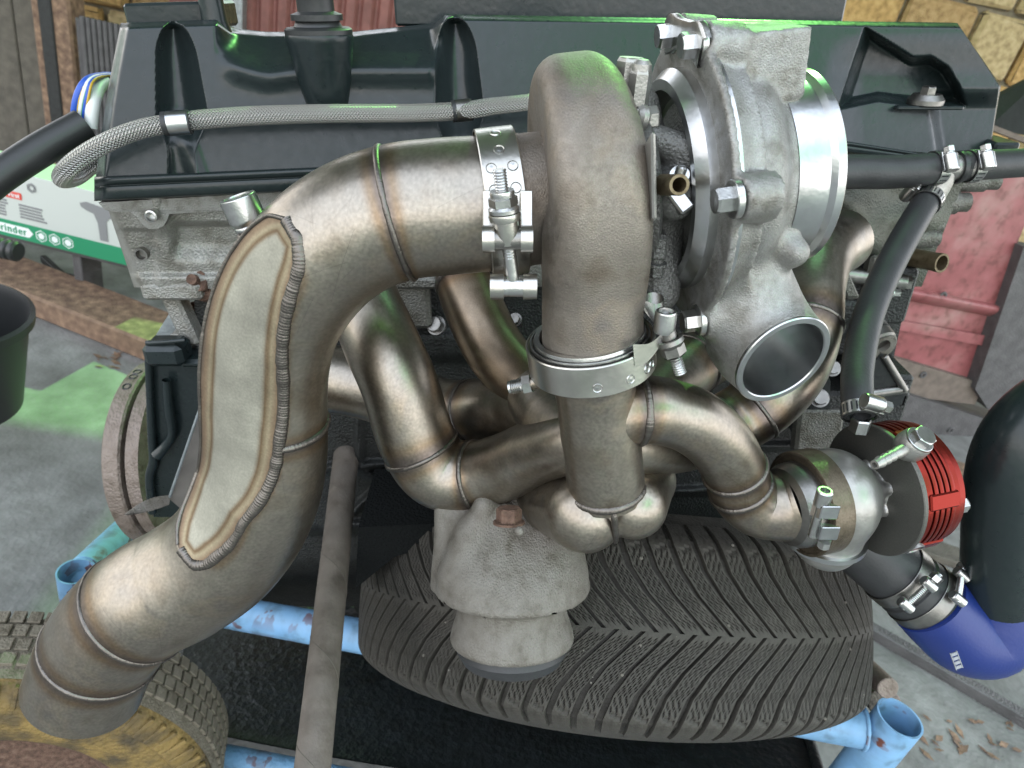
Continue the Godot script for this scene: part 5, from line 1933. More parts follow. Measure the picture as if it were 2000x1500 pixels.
func build_hoses() -> void:
	# braided line over the valve cover
	var z := func(px: float, o: float) -> float: return zc(px) + o
	var spec := [[1120, 182, zc(1120) - 0.03, 14], [1035, 199, zc(1035) - 0.03, 15], [960, 208, zc(960) - 0.022, 16], [905, 216, zc(905) - 0.016, 17], [800, 221, zc(800) - 0.014, 17], [640, 222, zc(640) - 0.012, 17.5], [500, 226, zc(500) - 0.012, 18], [400, 233, zc(400) - 0.013, 18], [345, 240, zc(345) - 0.014, 18], [280, 251, zc(280) - 0.017, 18], [215, 275, zc(215) - 0.022, 18], [160, 306, .508, 18], [128, 334, .512, 18], [122, 350, .535, 17], [150, 345, .56, 16], [185, 318, .58, 15], [215, 295, .60, 15]]
	var a := pp(spec)
	var s := smooth_path(a[0], a[1], 0.0025)
	var h := thing("braided_hose", "braided stainless steel hose running along the valve cover and looping round its left end", "braided hose", Q(640, 240, zc(640)))
	var mb := MB.new()
	sweep(mb, s[0], s[1], 24)
	part(mb, "braid_sleeve", M.braid, h)
	for q in [[345, 240, 26, "machined", 0.010], [902, 216, 24, "zinc_dark", 0.0085]]:
		var zz: float = zc(q[0]) - 0.014
		var c := Q(q[0], q[1], zz)
		var dir := (Q(q[0] + 20, q[1] - (2.0 if q[0] > 500 else 1.5), zc(q[0] + 20) - 0.014) - c).normalized()
		var r := rad(c, q[2] - 3)
		mb = MB.new()
		mb.lathe(c - dir * q[4] * 0.6, dir, [Vector2(r * 0.8, 0), Vector2(r, 0.0004), Vector2(r, q[4] * 1.4), Vector2(r * 0.97, q[4] * 1.45), Vector2(r * 0.8, q[4] * 1.45)], 32)
		part(mb, "hose_sleeve", M[q[3]], h)
		mb = MB.new()
		mb.lathe(c - dir * q[4] * 0.95, dir, [Vector2(r * 0.8, 0), Vector2(r * 0.97, 0.0004), Vector2(r * 0.97, q[4] * 1.9), Vector2(r * 0.8, q[4] * 1.95)], 32)
		part(mb, "rubber_grommet", M.rubber, h)
	# rubber coolant hose to the right
	var ch := thing("coolant_hose", "thick black rubber hose running right from behind the compressor inlet", "rubber hose", Q(1750, 360, 0.6))
	mb = tube([[1560, 345, .575, 33], [1650, 336, .585, 33], [1740, 336, .59, 32], [1812, 331, .595, 31], [1838, 328, .597, 30]], 36, 0.002)
	part(mb, "hose", M.rubber, ch)
	var ch2 := thing("coolant_hose", "short black rubber hose leaving the tee at the photo's right edge", "rubber hose", Q(1950, 330, 0.61))
	mb = tube([[1872, 326, .60, 28], [1930, 322, .61, 28], [2000, 318, .62, 27], [2100, 312, .63, 27]], 36, 0.002)
	part(mb, "hose", M.rubber, ch2)
	var te := thing("hose_tee", "grey moulded tee joining three rubber hoses at upper right", "tee fitting", Q(1855, 345, 0.6))
	mb = tube([[1815, 330, .597, 24], [1850, 328, .598, 25], [1890, 326, .60, 24]], 28)
	mb.append(tube([[1846, 328, .597, 22], [1838, 356, .595, 21], [1824, 384, .593, 20]], 28))
	part(mb, "tee_body", M.fitting_grey, te)
	mb = MB.new()
	var rr := Q(1866, 327, 0.599)
	mb.lathe(rr, (Q(1890, 326, .60) - rr), [Vector2(0.009, 0), Vector2(0.0132, 0), Vector2(0.0136, 0.002), Vector2(0.0132, 0.004), Vector2(0.009, 0.004)], 32)
	part(mb, "collar", M.black_plastic, te)
	var dh := thing("vacuum_hose", "black rubber hose curving down from the tee to the red-capped wastegate", "rubber hose", Q(1672, 800, 0.4))
	mb = tube([[1822, 376, .592, 22], [1808, 396, .585, 25], [1778, 445, .555, 26.5], [1732, 530, .51, 27.5], [1695, 620, .468, 28.5], [1676, 710, .43, 29.5], [1674, 770, .405, 29.5], [1678, 812, .392, 29]], 36, 0.0025)
	part(mb, "hose", M.rubber, dh)
	var hx := (Q(1880, 326, .60) - Q(1800, 331, .594)).normalized()
	worm_clamp("bright worm-drive hose clamp on the left arm of the tee, beside the compressor", Q(1827, 329, 0.596), hx, rad(Q(1827, 329, 0.596), 31), cz + cy * 0.1)
	worm_clamp("bright worm-drive hose clamp on the tee's right arm, nearest the photo's right edge", Q(1898, 325, 0.602), hx, rad(Q(1898, 325, 0.602), 29), cz + cy * 0.1)
	worm_clamp("slotted worm-drive hose clamp below the tee on the downward hose", Q(1811, 392, 0.586), Q(1790, 425, .566) - Q(1811, 392, 0.586), rad(Q(1811, 392, 0.586), 26), -cx + cz * 0.2)
	worm_clamp("worm-drive hose clamp on the hose end above the red wastegate cap", Q(1678, 803, 0.395), Q(1678, 812, .392) - Q(1674, 770, .405), rad(Q(1678, 803, 0.395), 30), cz + cx * 0.25)
	# black conduit with coloured wires at the left
	var wl := thing("wiring_harness", "black conduit with blue, yellow and green wires spilling out at the left", "wiring harness", Q(100, 330, 0.55))
	mb = tube([[-60, 395, .50, 30], [0, 345, .52, 31], [80, 292, .545, 31], [165, 243, .57, 29]], 28, 0.003)
	part(mb, "conduit", M.black_plastic, wl)
	for q in [["wire_blue", 0, 7], ["wire_yellow", 9, 4], ["wire_green", 18, 4], ["wire_blue", 24, 4], ["white_plastic", 15, 5], ["wire_yellow", 28, 3]]:
		var dx: float = q[1]
		mb = tube([[160 + dx * 0.3, 250, .575, q[2]], [146 + dx * 0.7, 230, .572, q[2]], [150 + dx * 0.8, 190, .572, q[2]], [168 + dx * 0.5, 158, .58, q[2]], [200 + dx * 0.3, 148, .61, q[2]], [240, 150, .64, q[2]]], 12)
		part(mb, "wire", M[q[0]], wl)
	mb = tube([[178, 250, .57, 12], [182, 205, .575, 13], [190, 175, .59, 13], [205, 160, .61, 12]], 16)
	part(mb, "plug", M.white_plastic, wl)

# ---- cast engine mount under the manifold ------------------------------------------------------------------------------------
func build_mount() -> void:
	var top := Q(985, 985, 0.395)
	var mid := Q(1000, 1130, 0.375)
	var low := Q(1000, 1282, 0.355)
	var ax := (low - mid).normalized()
	ax = (ax + cz * 0.14).normalized()
	var U := -ax
	var R := rad(mid, 148)
	var X := (cx - ax * cx.dot(ax)).normalized()
	var Z := X.cross(U)
	if Z.dot(cz) < 0: Z = -Z
	var m := thing("engine_mount", "dusty grey cast alloy engine mount with flared round foot below the manifold", "engine mount", low)
	var bolt := Q(994, 1008, 0.352)
	var f := func(p: Vector3) -> float:
		var q := p - mid
		var h := q.dot(ax)
		var x := q.dot(X)
		var z := q.dot(Z)
		var r := sqrt(x * x + z * z)
		# bell shape: shoulder, groove, flared foot
		var rr := R
		if h < 0.0: rr = R * (1.0 - 0.25 * smoothstep(0.0, 0.05, -h))
		elif h < 0.008: rr = R * (1.0 + 0.02 * sin(h / 0.008 * PI))
		else: rr = R * (1.0 - 0.29 * smoothstep(0.005, 0.016, h) + 0.11 * smoothstep(0.018, 0.046, h))
		var d := (r - rr) * 0.8
		d = smax(d, h - 0.047, 0.003)
		d = smax(d, -h - 0.05, 0.01)
		# square-backed upper arm
		var bx := box_d(Vector3(x + 0.004, h + 0.035, z + 0.022), Vector3(R * 0.95, 0.045, 0.028), 0.006)
		d = smin(d, bx, 0.012)
		# sloping cheek and ribs
		d = smax(d, (p - (mid - ax * 0.006 + Z * R * 0.98)).dot((Z * 0.75 - ax * 0.66).normalized()), 0.012)
		d = smin(d, cone_d(p, mid - ax * 0.06 - X * R * 0.35 + Z * 0.016, mid - ax * 0.008 - X * R * 0.78 + Z * 0.022, 0.008, 0.005), 0.012)
		d = smin(d, cone_d(p, mid - ax * 0.055 - X * R * 0.05 + Z * 0.014, mid - ax * 0.012 - X * R * 0.22 + Z * 0.035, 0.004, 0.002), 0.012)
		d = smax(d, -cyl_d(p, bolt - U * 0.006, bolt + U * 0.05, 0.0125), 0.003)
		return d
	var mb := snet(f, mid - Vector3(0.09, 0.1, 0.09), mid + Vector3(0.09, 0.11, 0.09), 0.0019)
	part(mb, "casting", M.mount_alu, m)
	mb = MB.new()
	hexhead(mb, bolt - U * 0.005, U, 0.0085, 0.009, 0.0105)
	part(mb, "mount_bolt", M.rust, m)
	mb = MB.new()
	mb.lathe(mid + ax * 0.0465, ax, [Vector2(0, 0), Vector2(R * 0.72, 0), Vector2(R * 0.74, 0.006), Vector2(R * 0.66, 0.014), Vector2(0, 0.015)], 56)
	part(mb, "rubber_pad", M.rubber, m)
	mb = MB.new()
	var pk := Q(1014, 1037, 0.335)
	mb = rod(Q(1010, 1030, 0.337), Q(1018, 1045, 0.335), 0.0028, 16, 0.0015)
	part(mb, "cast_mark", M.mount_alu, m)

# ---- tyres, stand, prop -----------------------------------------------------------------------------------------------------
func build_tyres() -> void:
	var ty := thing("tyre", "big dusty black tyre with V-shaped winter tread lying under the engine", "tyre", P(1185, 1290, 0.8))
	var C := P(1180, 1163, 0.84)
	var AX := (cy * cos(0.2) - cz * sin(0.2)).normalized()
	AX = (AX + cx * 0.075).normalized()
	var R := 0.29
	var HW := 0.083          # half the tread's width
	var N := (cz - AX * cz.dot(AX)).normalized()
	var B := AX.cross(N)     # towards the photo's right
	if B.dot(cx) < 0: B = -B
	var at := func(th: float, y: float, r: float) -> Vector3:
		return C + (N * cos(th) + B * sin(th)) * r + AX * y
	# crown radius across the tread
	var crown := func(y: float) -> float:
		var u := absf(y) / HW
		return R - 0.006 * u * u - 0.028 * pow(clampf((u - 0.78) / 0.3, 0.0, 1.4), 2.0)
	var prof := []
	for k in 13:
		var y := lerpf(-HW * 1.06, HW * 1.06, k / 12.0)
		prof.append(Vector2(crown.call(y) - 0.0062, y))
	prof.append_array([Vector2(R - 0.055, HW * 1.16), Vector2(R - 0.085, HW * 1.1), Vector2(R - 0.11, HW * 0.85), Vector2(R - 0.13, HW * 0.8), Vector2(R - 0.13, -HW * 0.8), Vector2(R - 0.11, -HW * 0.85), Vector2(R - 0.085, -HW * 1.1), Vector2(R - 0.055, -HW * 1.16), prof[0]])
	var mb := MB.new()
	mb.lathe(C, AX, prof, 128)
	part(mb, "carcass", M.tyre, ty)
	# tread blocks between curved grooves, each cut by zigzag sipes
	var count := 86
	var pitch := TAU / count
	var lead := func(y: float) -> float:
		# how far round a groove has run back from the middle
		var u := absf(y)
		return (1.0 * minf(u, 0.03) + 0.75 * clampf(u - 0.03, 0.0, 0.02) + 0.4 * clampf(u - 0.05, 0.0, 0.02) + 0.1 * maxf(u - 0.07, 0.0)) / R
	var shapes := []
	for side in [1.0, -1.0]:
		for variant in 2:
			var m := MB.new()
			var gap := 0.0041 / R
			var top := []
			var wa := []
			var wb := []
			var ny := 44
			var nu := 60
			for k in ny + 1:
				var yy := HW * 1.05 * k / ny
				var g := gap * (1.0 + 0.45 * smoothstep(0.02, 0.06, yy))
				var t0: float = -lead.call(yy) + g * 0.5
				var t1: float = -lead.call(yy) + pitch - g * 0.5
				var rr0: float = crown.call(yy)
				var row := PackedVector3Array()
				var zone := yy > 0.005 and yy < 0.064
				for q in nu + 1:
					var u := float(q) / nu
					var th := lerpf(t0, t1, u)
					var rr := rr0
					# zigzag sipes run across the tread and stop short of the grooves
					var s: float = th * R / 0.0048 + 0.22 * absf(fposmod(yy / 0.004, 2.0) - 1.0) + 0.35 * variant - yy * 60.0
					if zone and u > 0.07 and u < 0.93 and fposmod(s, 1.0) < 0.2: rr -= 0.003
					# short slanted cut near the shoulder
					if absf(yy - 0.066 - (u - 0.5) * 0.006) < 0.0011 and u > 0.25 and u < 0.9: rr -= 0.003
					row.append(at.call(th, side * yy, rr))
				top.append(row)
				wa.append(PackedVector3Array([at.call(t0 - gap * 0.08, side * yy, rr0 - 0.007), row[0]]))
				wb.append(PackedVector3Array([row[nu], at.call(t1 + gap * 0.08, side * yy, rr0 - 0.007)]))
			m.grid(top, false, null, side < 0)
			m.grid(wa, false, null, side < 0)
			m.grid(wb, false, null, side < 0)
			var am := to_mesh(m, C)
			shapes.append(am)
	var made := 0
	for side in 2:
		for k in count:
			var th := pitch * (k + (0.5 if side == 1 else 0.0))
			var around := fposmod(th + PI, TAU) - PI
			if absf(around) > 1.95: continue
			var o := MeshInstance3D.new()
			o.mesh = shapes[side * 2 + (k % 2)]
			o.material_override = M.tyre
			# turn about the axle so that B follows N
			var ang := th if N.rotated(AX, 0.1).dot(B) > 0 else -th
			o.transform = Transform3D(Basis(AX, ang), C - org[ty])
			o.name = "tread_block" if made == 0 else "tread_block_%03d" % made
			ty.add_child(o)
			org[o] = org[ty]
			made += 1
	# grit caught in the tread
	mb = MB.new()
	for k in 26:
		var th := rng.randf_range(-0.9, 0.9)
		var yy := rng.randf_range(-0.9, 0.9) * HW
		var p: Vector3 = at.call(th, yy, crown.call(yy) - 0.0005)
		var gr := rng.randf_range(0.0007, 0.0016)
		mb.lathe(p - N * gr, N, [Vector2(0, 0), Vector2(gr, gr * 0.5), Vector2(gr * 0.9, gr * 1.5), Vector2(0, gr * 2)], 6)
	part(mb, "grit", M.mount_alu, ty).set_meta("kind", "stuff")
	# small wheel with yellow-stained tyre at the lower left
	var w := thing("small_wheel", "small old wheel with yellow-stained cracked tyre at the lower left corner", "wheel", P(0, 1613, 0.8))
	var ax := Vector3(0.22, 0.02, 1.0).normalized()
	var c := P(0, 1600, 0.72) - ax * 0.045
	mb = MB.new()
	var r := 0.209
	mb.lathe(c, ax, [Vector2(r * 0.5, -0.05), Vector2(r * 0.9, -0.05), Vector2(r * 0.97, -0.035), Vector2(r, -0.01), Vector2(r * 0.995, 0.02), Vector2(r * 0.975, 0.034), Vector2(r * 0.95, 0.04), Vector2(r * 0.9, 0.045), Vector2(r * 0.86, 0.0465), Vector2(r * 0.84, 0.043), Vector2(r * 0.82, 0.0445), Vector2(r * 0.7, 0.045), Vector2(r * 0.6, 0.04), Vector2(r * 0.57, 0.036), Vector2(r * 0.55, 0.028)], 128)
	part(mb, "sidewall", M.yellow_rubber, w)
	mb = MB.new()
	mb.lathe(c, ax, [Vector2(r * 0.6, -0.052), Vector2(r * 0.91, -0.052), Vector2(r * 0.985, -0.037), Vector2(r * 1.001, -0.01), Vector2(r * 0.999, 0.02), Vector2(r * 0.985, 0.032)], 128)
	part(mb, "tread_band", M.dusty_rubber, w)
	mb = MB.new()
	mb.lathe(c, ax, [Vector2(0, 0.018), Vector2(r * 0.2, 0.018), Vector2(r * 0.42, 0.012), Vector2(r * 0.5, 0.024), Vector2(r * 0.55, 0.034), Vector2(r * 0.57, 0.035), Vector2(r * 0.57, 0.0)], 96)
	part(mb, "rim", M.rust, w)
	var n0 := ax.cross(cx).normalized()
	var n1 := n0.cross(ax)
	mb = MB.new()
	for k in 90:
		for q in 4:
			var th := TAU * (k + (0.5 if q % 2 == 1 else 0.0)) / 90.0
			var n := n0 * cos(th) + n1 * sin(th)
			var tt := ax.cross(n)
			mb.box(c + n * (r * 0.998) + ax * (-0.036 + 0.0165 * q), tt * 0.0058, ax * 0.0068, n * 0.003, 0.0006)
	var tr := part(mb, "tread_pattern", M.dusty_rubber, w)
	tr.set_meta("kind", "stuff")
	mb = MB.new()
	for k in 80:
		var th := TAU * k / 80.0
		var n := n0 * cos(th) + n1 * sin(th)
		var tt := ax.cross(n)
		var o := c + n * (r * 0.925) + ax * 0.0425
		mb.box(o, tt * 0.0022, (n - ax * 0.25).normalized() * 0.013, (ax + n * 0.25).normalized() * 0.0026, 0.0008)
	var sl := part(mb, "shoulder_lugs", M.yellow_rubber, w)
	sl.set_meta("kind", "stuff")

func open_tube(a: Vector3, b: Vector3, r: float, th := 0.002) -> MB:
	var mb := MB.new()
	var l := a.distance_to(b)
	mb.lathe(a, b - a, [Vector2(r - th, 0.05), Vector2(r - th, 0), Vector2(r, 0), Vector2(r, l), Vector2(r - th, l), Vector2(r - th, l - 0.08)], 48)
	return mb

func build_stand() -> void:
	var s := thing("engine_stand", "low welded stand of blue-painted steel tube with chipped paint under the engine", "engine stand", P(1000, 1500, 0.8))
	var L := P(150, 1128, 0.90)
	var Rr := P(1745, 1418, 0.70)
	var r := 0.0225
	var down := Vector3(0, -1, 0)
	var mb := open_tube(Rr + down * 0.4, Rr - down * 0.014 , r)
	part(mb, "post", M.blue_paint, s)
	mb = open_tube(L + down * 0.4, L - down * 0.012, r)
	part(mb, "post", M.blue_paint, s)
	mb = MB.new()
	var rdir := (Rr - L).normalized()
	mb.append(rod(L + rdir * r * 0.98 + down * 0.012, Rr - rdir * r * 0.98 + down * 0.012, r * 0.88))
	part(mb, "front_rail", M.blue_paint, s)
	var back_l := P(300, 980, 1.25)
	part(rod(L + (back_l - L).normalized() * r, back_l, r * 0.9), "side_rail", M.blue_paint, s)
	var back_r := P(1560, 1170, 1.15)
	mb = MB.new()
	mb.append(rod(P(1728, 1375, .745), back_r, r * 0.75))
	part(mb, "side_rail", M.rusty_steel, s, "bare rusty side tube at the right")
	mb = MB.new()
	mb.append(rod(P(1640, 1255, .80), P(1735, 1345, 0.70), 0.011))
	part(mb, "angle_bar", M.rusty_steel, s)
	# lower rail and the drip tray
	var l0 := P(250, 1438, 0.88)
	var l1 := P(900, 1568, 0.76)
	part(rod(l0 - (l1 - l0) * 0.3, l1 + (l1 - l0), 0.013), "lower_rail", M.blue_grimy, s)
	part(bead(ring_of(Rr - rdir * r * 1.05 + down * 0.012, rdir, r * 0.9, 24), 0.002), "weld_bead", M.blue_paint, s)
	var t := thing("drip_tray", "black oily sheet tray lying across the stand below the tyre", "drip tray", P(900, 1450, 0.8))
	mb = MB.new()
	var a := P(380, 1150, 1.18)
	var b := P(330, 1425, 0.885)
	var c := P(1640, 1660, 0.66)
	var d := P(1545, 1330, 0.98)
	var rows := []
	for k in 31:
		var u := k / 30.0
		var row := PackedVector3Array()
		for q in 61:
			var v := q / 60.0
			var p := a.lerp(d, v).lerp(b.lerp(c, v), u)
			p.y += 0.006 * sin(u * 3.0 + v * 7.0) * sin(v * 3.0) + 0.01 * pow(absf(2.0 * u - 1.0), 8.0)
			row.append(p)
		rows.append(row)
	mb.grid(rows)
	var rows2 := []
	for q in rows:
		var row := PackedVector3Array()
		for p in q: row.append(p - Vector3(0, 0.003, 0))
		rows2.append(row)
	mb.grid(rows2, false, null, true)
	part(mb, "tray_sheet", M.tray_black, t)
	part(rod(d + Vector3(0, 0.004, 0), c + Vector3(0, 0.004, 0), 0.006), "rolled_edge", M.tray_black, t)
	# cardboard-brown prop
	var p0 := P(684, 815, 0.80)
	var p1 := P(604, 1560, 0.5)
	var pr := thing("prop_tube", "brown spiral-wound cardboard tube standing as a prop left of the tyre", "cardboard tube", p1)
	mb = MB.new()
	var ll := p0.distance_to(p1)
	var cr := 0.0136
	mb.lathe(p1, p0 - p1, [Vector2(cr, 0), Vector2(cr, ll), Vector2(cr * 0.8, ll), Vector2(cr * 0.8, ll - 0.03)], 36)
	part(mb, "tube", M.cardboard, pr)
	var ax := (p0 - p1).normalized()
	var n0 := ax.cross(cz).normalized()
	var n1 := n0.cross(ax)
	var sp := PackedVector3Array()
	for k in 260:
		var u := k / 259.0
		var th := u * TAU * 4.6
		sp.append(p1 + ax * ll * u + (n0 * cos(th) + n1 * sin(th)) * (cr - 0.0001))
	var rr := []
	for k in sp.size(): rr.append(0.0004)
	mb = MB.new()
	sweep(mb, sp, PackedFloat32Array(rr), 6)
	part(mb, "spiral_seam", M.dark_wood, pr)

# ---- smaller things near the engine ---------------------------------------------------------------------------------------------
func build_small() -> void:
	# black intercooler pipe and blue silicone elbow
	var bp := thing("black_pipe", "thick upright black pipe at the right edge standing in the blue elbow", "pipe", Q(1960, 1190, 0.40))
	var mb := tube([[2700, 700, .50, 72], [2250, 740, .44, 72], [2100, 775, .43, 72], [2020, 825, .425, 72], [1980, 885, .42, 72], [1962, 960, .415, 70], [1955, 1080, .41, 68], [1950, 1200, .405, 66]], 48, 0.002)
	part(mb, "pipe", M.black_gloss, bp)
	var be := thing("blue_elbow", "bright blue silicone hose elbow with small white print at lower right", "silicone elbow", Q(1900, 1300, 0.40))
	var a := pp([[1950, 1165, .41, 74], [1945, 1200, .405, 76], [1925, 1240, .40, 78], [1885, 1238, .40, 78], [1845, 1205, .405, 76], [1812, 1172, .41, 74]])
	var s := smooth_path(a[0], a[1], 0.003)
	mb = MB.new()
	sweep(mb, s[0], s[1], 56, null, 0.004)
	part(mb, "elbow", M.blue_silicone, be)
	# a small worn print: a two-line ladder mark
	var pm := MB.new()
	var o := Q(1868, 1290, 0.355)
	var dx := (cx * 0.35 - cy * 0.94).normalized()
	var dy := (cx * 0.94 + cy * 0.35).normalized()
	for k in 4:
		pm.box(o + dx * (0.0035 * (k - 1.5)), dx * 0.0012, dy * 0.0022, cz * 0.0006, 0.0002)
	pm.box(o + dy * 0.0026, dx * 0.007, dy * 0.0003, cz * 0.0006, 0.0001)
	pm.box(o - dy * 0.0026, dx * 0.007, dy * 0.0003, cz * 0.0006, 0.0001)
	part(pm, "print", M.worn_print, be)
	# coupler with T-bolt clamps
	var cp := thing("hose_coupler", "black hose coupler with two steel T-bolt clamps entering the blue elbow", "hose coupler", Q(1770, 1180, 0.42))
	var q0 := Q(1700, 1078, .43)
	var q1 := Q(1818, 1178, .41)
	var ax := (q1 - q0).normalized()
	var l := q0.distance_to(q1)
	mb = MB.new()
	var r := rad(q1, 68)
	mb.lathe(q0, ax, [Vector2(0, -0.02), Vector2(r * 0.9, -0.02), Vector2(r * 0.93, 0), Vector2(r * 0.95, l * 0.6), Vector2(r, l * 0.62), Vector2(r, l)], 48)
	part(mb, "coupler", M.rubber, cp)
	for k in [0.45, 0.84]:
		mb = MB.new()
		arc_band(mb, q0 + ax * l * k, ax, r * (0.965 if k < 0.6 else 1.015), 0.012, 0.001, cz, 0, TAU)
		var b := part(mb, "band", M.zinc_dark, cp)
		mb = MB.new()
		var n := (cz * 0.75 + cy * 0.7)
		n = (n - ax * n.dot(ax)).normalized()
		if k < 0.6: n = (cz * 0.95 + cx * -0.3 - ax * (cz * 0.95 + cx * -0.3).dot(ax)).normalized()
		var td := ax.cross(n)
		var bo: Vector3 = q0 + ax * l * k + n * (r + 0.006)
		mb.append(rod(bo - ax * 0.006 + td * 0.012, bo + ax * 0.006 + td * 0.012, 0.0042))
		mb.append(rod(bo - ax * 0.006 - td * 0.012, bo + ax * 0.006 - td * 0.012, 0.0042))
		threaded(mb, bo - td * 0.024, bo + td * 0.016, 0.0027)
		hexhead(mb, bo - td * 0.017, -td, 0.0048, 0.005)
		part(mb, "clamp_bolt", M.zinc, cp)
	# dark drain fitting between wastegate and tyre
	var df := thing("rubber_buffer", "black rubber buffer with steel washer hanging under the wastegate", "rubber buffer", Q(1650, 1080, .42))
	var d0 := Q(1690, 1050, .44)
	var d1 := Q(1632, 1072, .42)
	mb = MB.new()
	var dl := d0.distance_to(d1)
	mb.lathe(d0, d1 - d0, [Vector2(0, 0), Vector2(0.011, 0), Vector2(0.0115, dl * 0.3), Vector2(0.009, dl * 0.34), Vector2(0.009, dl * 0.4), Vector2(0.012, dl * 0.44), Vector2(0.0115, dl * 0.9), Vector2(0.009, dl), Vector2(0, dl)], 32)
	part(mb, "buffer", M.rubber, df)
	mb = MB.new()
	mb.lathe(d0.lerp(d1, 0.34), d1 - d0, [Vector2(0.008, 0), Vector2(0.0135, 0), Vector2(0.0135, 0.0025), Vector2(0.008, 0.0025)], 32)
	part(mb, "washer", M.zinc, df)

# ---- behind the engine -----------------------------------------------------------------------------------------------------------
func slab_px(pts: Array, d: float, depth: Vector3) -> MB:
	var pl := PackedVector3Array()
	for p in pts: pl.append(P(p[0], p[1], d if p.size() < 3 else p[2]))
	var mb := MB.new()
	mb.slab(pl, depth)
	return mb

func text_mesh(txt: String, size: float, depth := 0.002, font := "Droid Sans", bold := true) -> TextMesh:
	var t := TextMesh.new()
	var f := SystemFont.new()
	f.font_names = PackedStringArray([font])
	f.font_weight = 700 if bold else 400
	t.font = f
	t.text = txt
	t.font_size = 32
	t.pixel_size = size / 32.0
	t.depth = depth
	return t

func build_background() -> void:
	var up := Vector3.UP
	# --- back wall of sandstone blocks, a level wall 3.2 m behind the camera's front
	var wz := -3.3
	var wall := thing("stone_wall", "yellow sandstone block wall behind the yard, mortar joints showing", "wall", Vector3(0.5, 0, wz))
	var mb := MB.new()
	mb.box(Vector3(0.6, 0.76, wz - 0.13), Vector3(3.4, 0, 0), Vector3(0, 0.76, 0), Vector3(0, 0, 0.1), 0.002)
	mb.box(Vector3(2.35, 2.05, wz - 0.13), Vector3(1.65, 0, 0), Vector3(0, 0.525, 0), Vector3(0, 0, 0.1), 0.002)
	part(mb, "mortar_bed", M.mortar, wall)
	var shapes := []
	for v in 5:
		var b := MB.new()
		var w: float = [0.30, 0.36, 0.24, 0.33, 0.27][v]
		b.box(Vector3.ZERO, Vector3(w * 0.5 - 0.011, 0, 0), Vector3(0, 0.119, 0), Vector3(0, 0, 0.05), 0.014)
		for k in b.v.size(): b.v[k] += Vector3(rng.randf_range(-1, 1), rng.randf_range(-1, 1), rng.randf_range(-1, 1)) * 0.006
		shapes.append([to_mesh(b, Vector3.ZERO), w])
	var tints := []
	for v in 4:
		var m: StandardMaterial3D = M.stone.duplicate()
		m.albedo_color = [Color(1, 1, 1), Color(0.92, 0.86, 0.8), Color(1.0, 0.92, 0.8), Color(0.85, 0.84, 0.8)][v]
		m.uv1_offset = Vector3(v * 0.37, v * 0.21, 0)
		tints.append(m)
	var n := 0
	for row in 10:
		var x := -2.6 + (0.13 if row % 2 == 1 else 0.0)
		while x < 3.7:
			var s: Array = shapes[rng.randi() % 5]
			var o := MeshInstance3D.new()
			o.mesh = s[0]
			o.material_override = tints[rng.randi() % 4]
			o.position = Vector3(x + s[1] * 0.5, 0.13 + row * 0.256, wz - 0.045 + rng.randf_range(-0.006, 0.006)) - org[wall]
			o.name = "stone_block" if n == 0 else "stone_block_%03d" % n
			if row < 6 or x > 0.7:
				wall.add_child(o)
				n += 1
			x += s[1]
	# --- dark door and timber post, ribbed radiator, corrugated gate
	var dp := P(40, 150, 2.35)
	var door := thing("dark_door", "weathered dark grey boarded door leaf at the left edge", "door", Vector3(dp.x, 0, dp.z))
	for k in 5:
		mb = MB.new()
		mb.box(Vector3(dp.x + 0.06 - k * 0.145, 1.0, dp.z - 0.04), Vector3(0.071, 0, 0), Vector3(0, 1.0, 0), Vector3(0, 0, 0.016), 0.004)
		part(mb, "door_board", M.dark_wood, door)
	mb = MB.new()
	mb.box(Vector3(dp.x + 0.105, 1.0, dp.z - 0.02), Vector3(0.022, 0, 0), Vector3(0, 1.0, 0), Vector3(0, 0, 0.022), 0.004)
	part(mb, "door_edge", M.black_dirty, door)
	var po := P(128, 150, 2.4)
	mb = MB.new()
	mb.box(Vector3(po.x, 1.1, po.z), Vector3(0.062, 0, 0), Vector3(0, 1.1, 0), Vector3(0, 0, 0.05), 0.008)
	solo(mb, "timber_post", M.wood, "brown upright timber post between the dark door and the stone wall", "post", Vector3(po.x, 0, po.z))
	var ra := P(207, 150, 2.3)
	var rad_ := thing("ribbed_panel", "grey ribbed metal panel leaning beside the timber post", "metal panel", Vector3(ra.x, 0, ra.z))
	for k in 16:
		mb = rod(Vector3(ra.x - 0.06 + k * 0.0175, 0.0, ra.z), Vector3(ra.x - 0.06 + k * 0.0175, 0.58, ra.z), 0.0085, 8)
		part(mb, "rib", M.grey_steel, rad_)
	mb = MB.new()
	mb.box(Vector3(ra.x + 0.07, 0.285, ra.z - 0.02), Vector3(0.16, 0, 0), Vector3(0, 0.285, 0), Vector3(0, 0, 0.008), 0.002)
	part(mb, "back_sheet", M.grey_steel, rad_)
	var ga := P(620, 20, 2.75)
	var gate := thing("corrugated_gate", "dull red corrugated sheet gate standing behind the engine", "gate", Vector3(ga.x, 0, ga.z))
	for k in 16:
		mb = MB.new()
		var gx := ga.x - 0.50 + k * 0.066
		var rr := []
		for q in 2:
			rr.append(PackedVector3Array([Vector3(gx + 0.066, q * 1.05, ga.z), Vector3(gx + 0.052, q * 1.05, ga.z + 0.018), Vector3(gx + 0.022, q * 1.05, ga.z + 0.018), Vector3(gx + 0.008, q * 1.05, ga.z), Vector3(gx, q * 1.05, ga.z)]))
		for q in 4:
			mb.quad(rr[0][q], rr[0][q + 1], rr[1][q + 1], rr[1][q])
		part(mb, "sheet_rib", M.gate_red, gate)
	mb = MB.new()
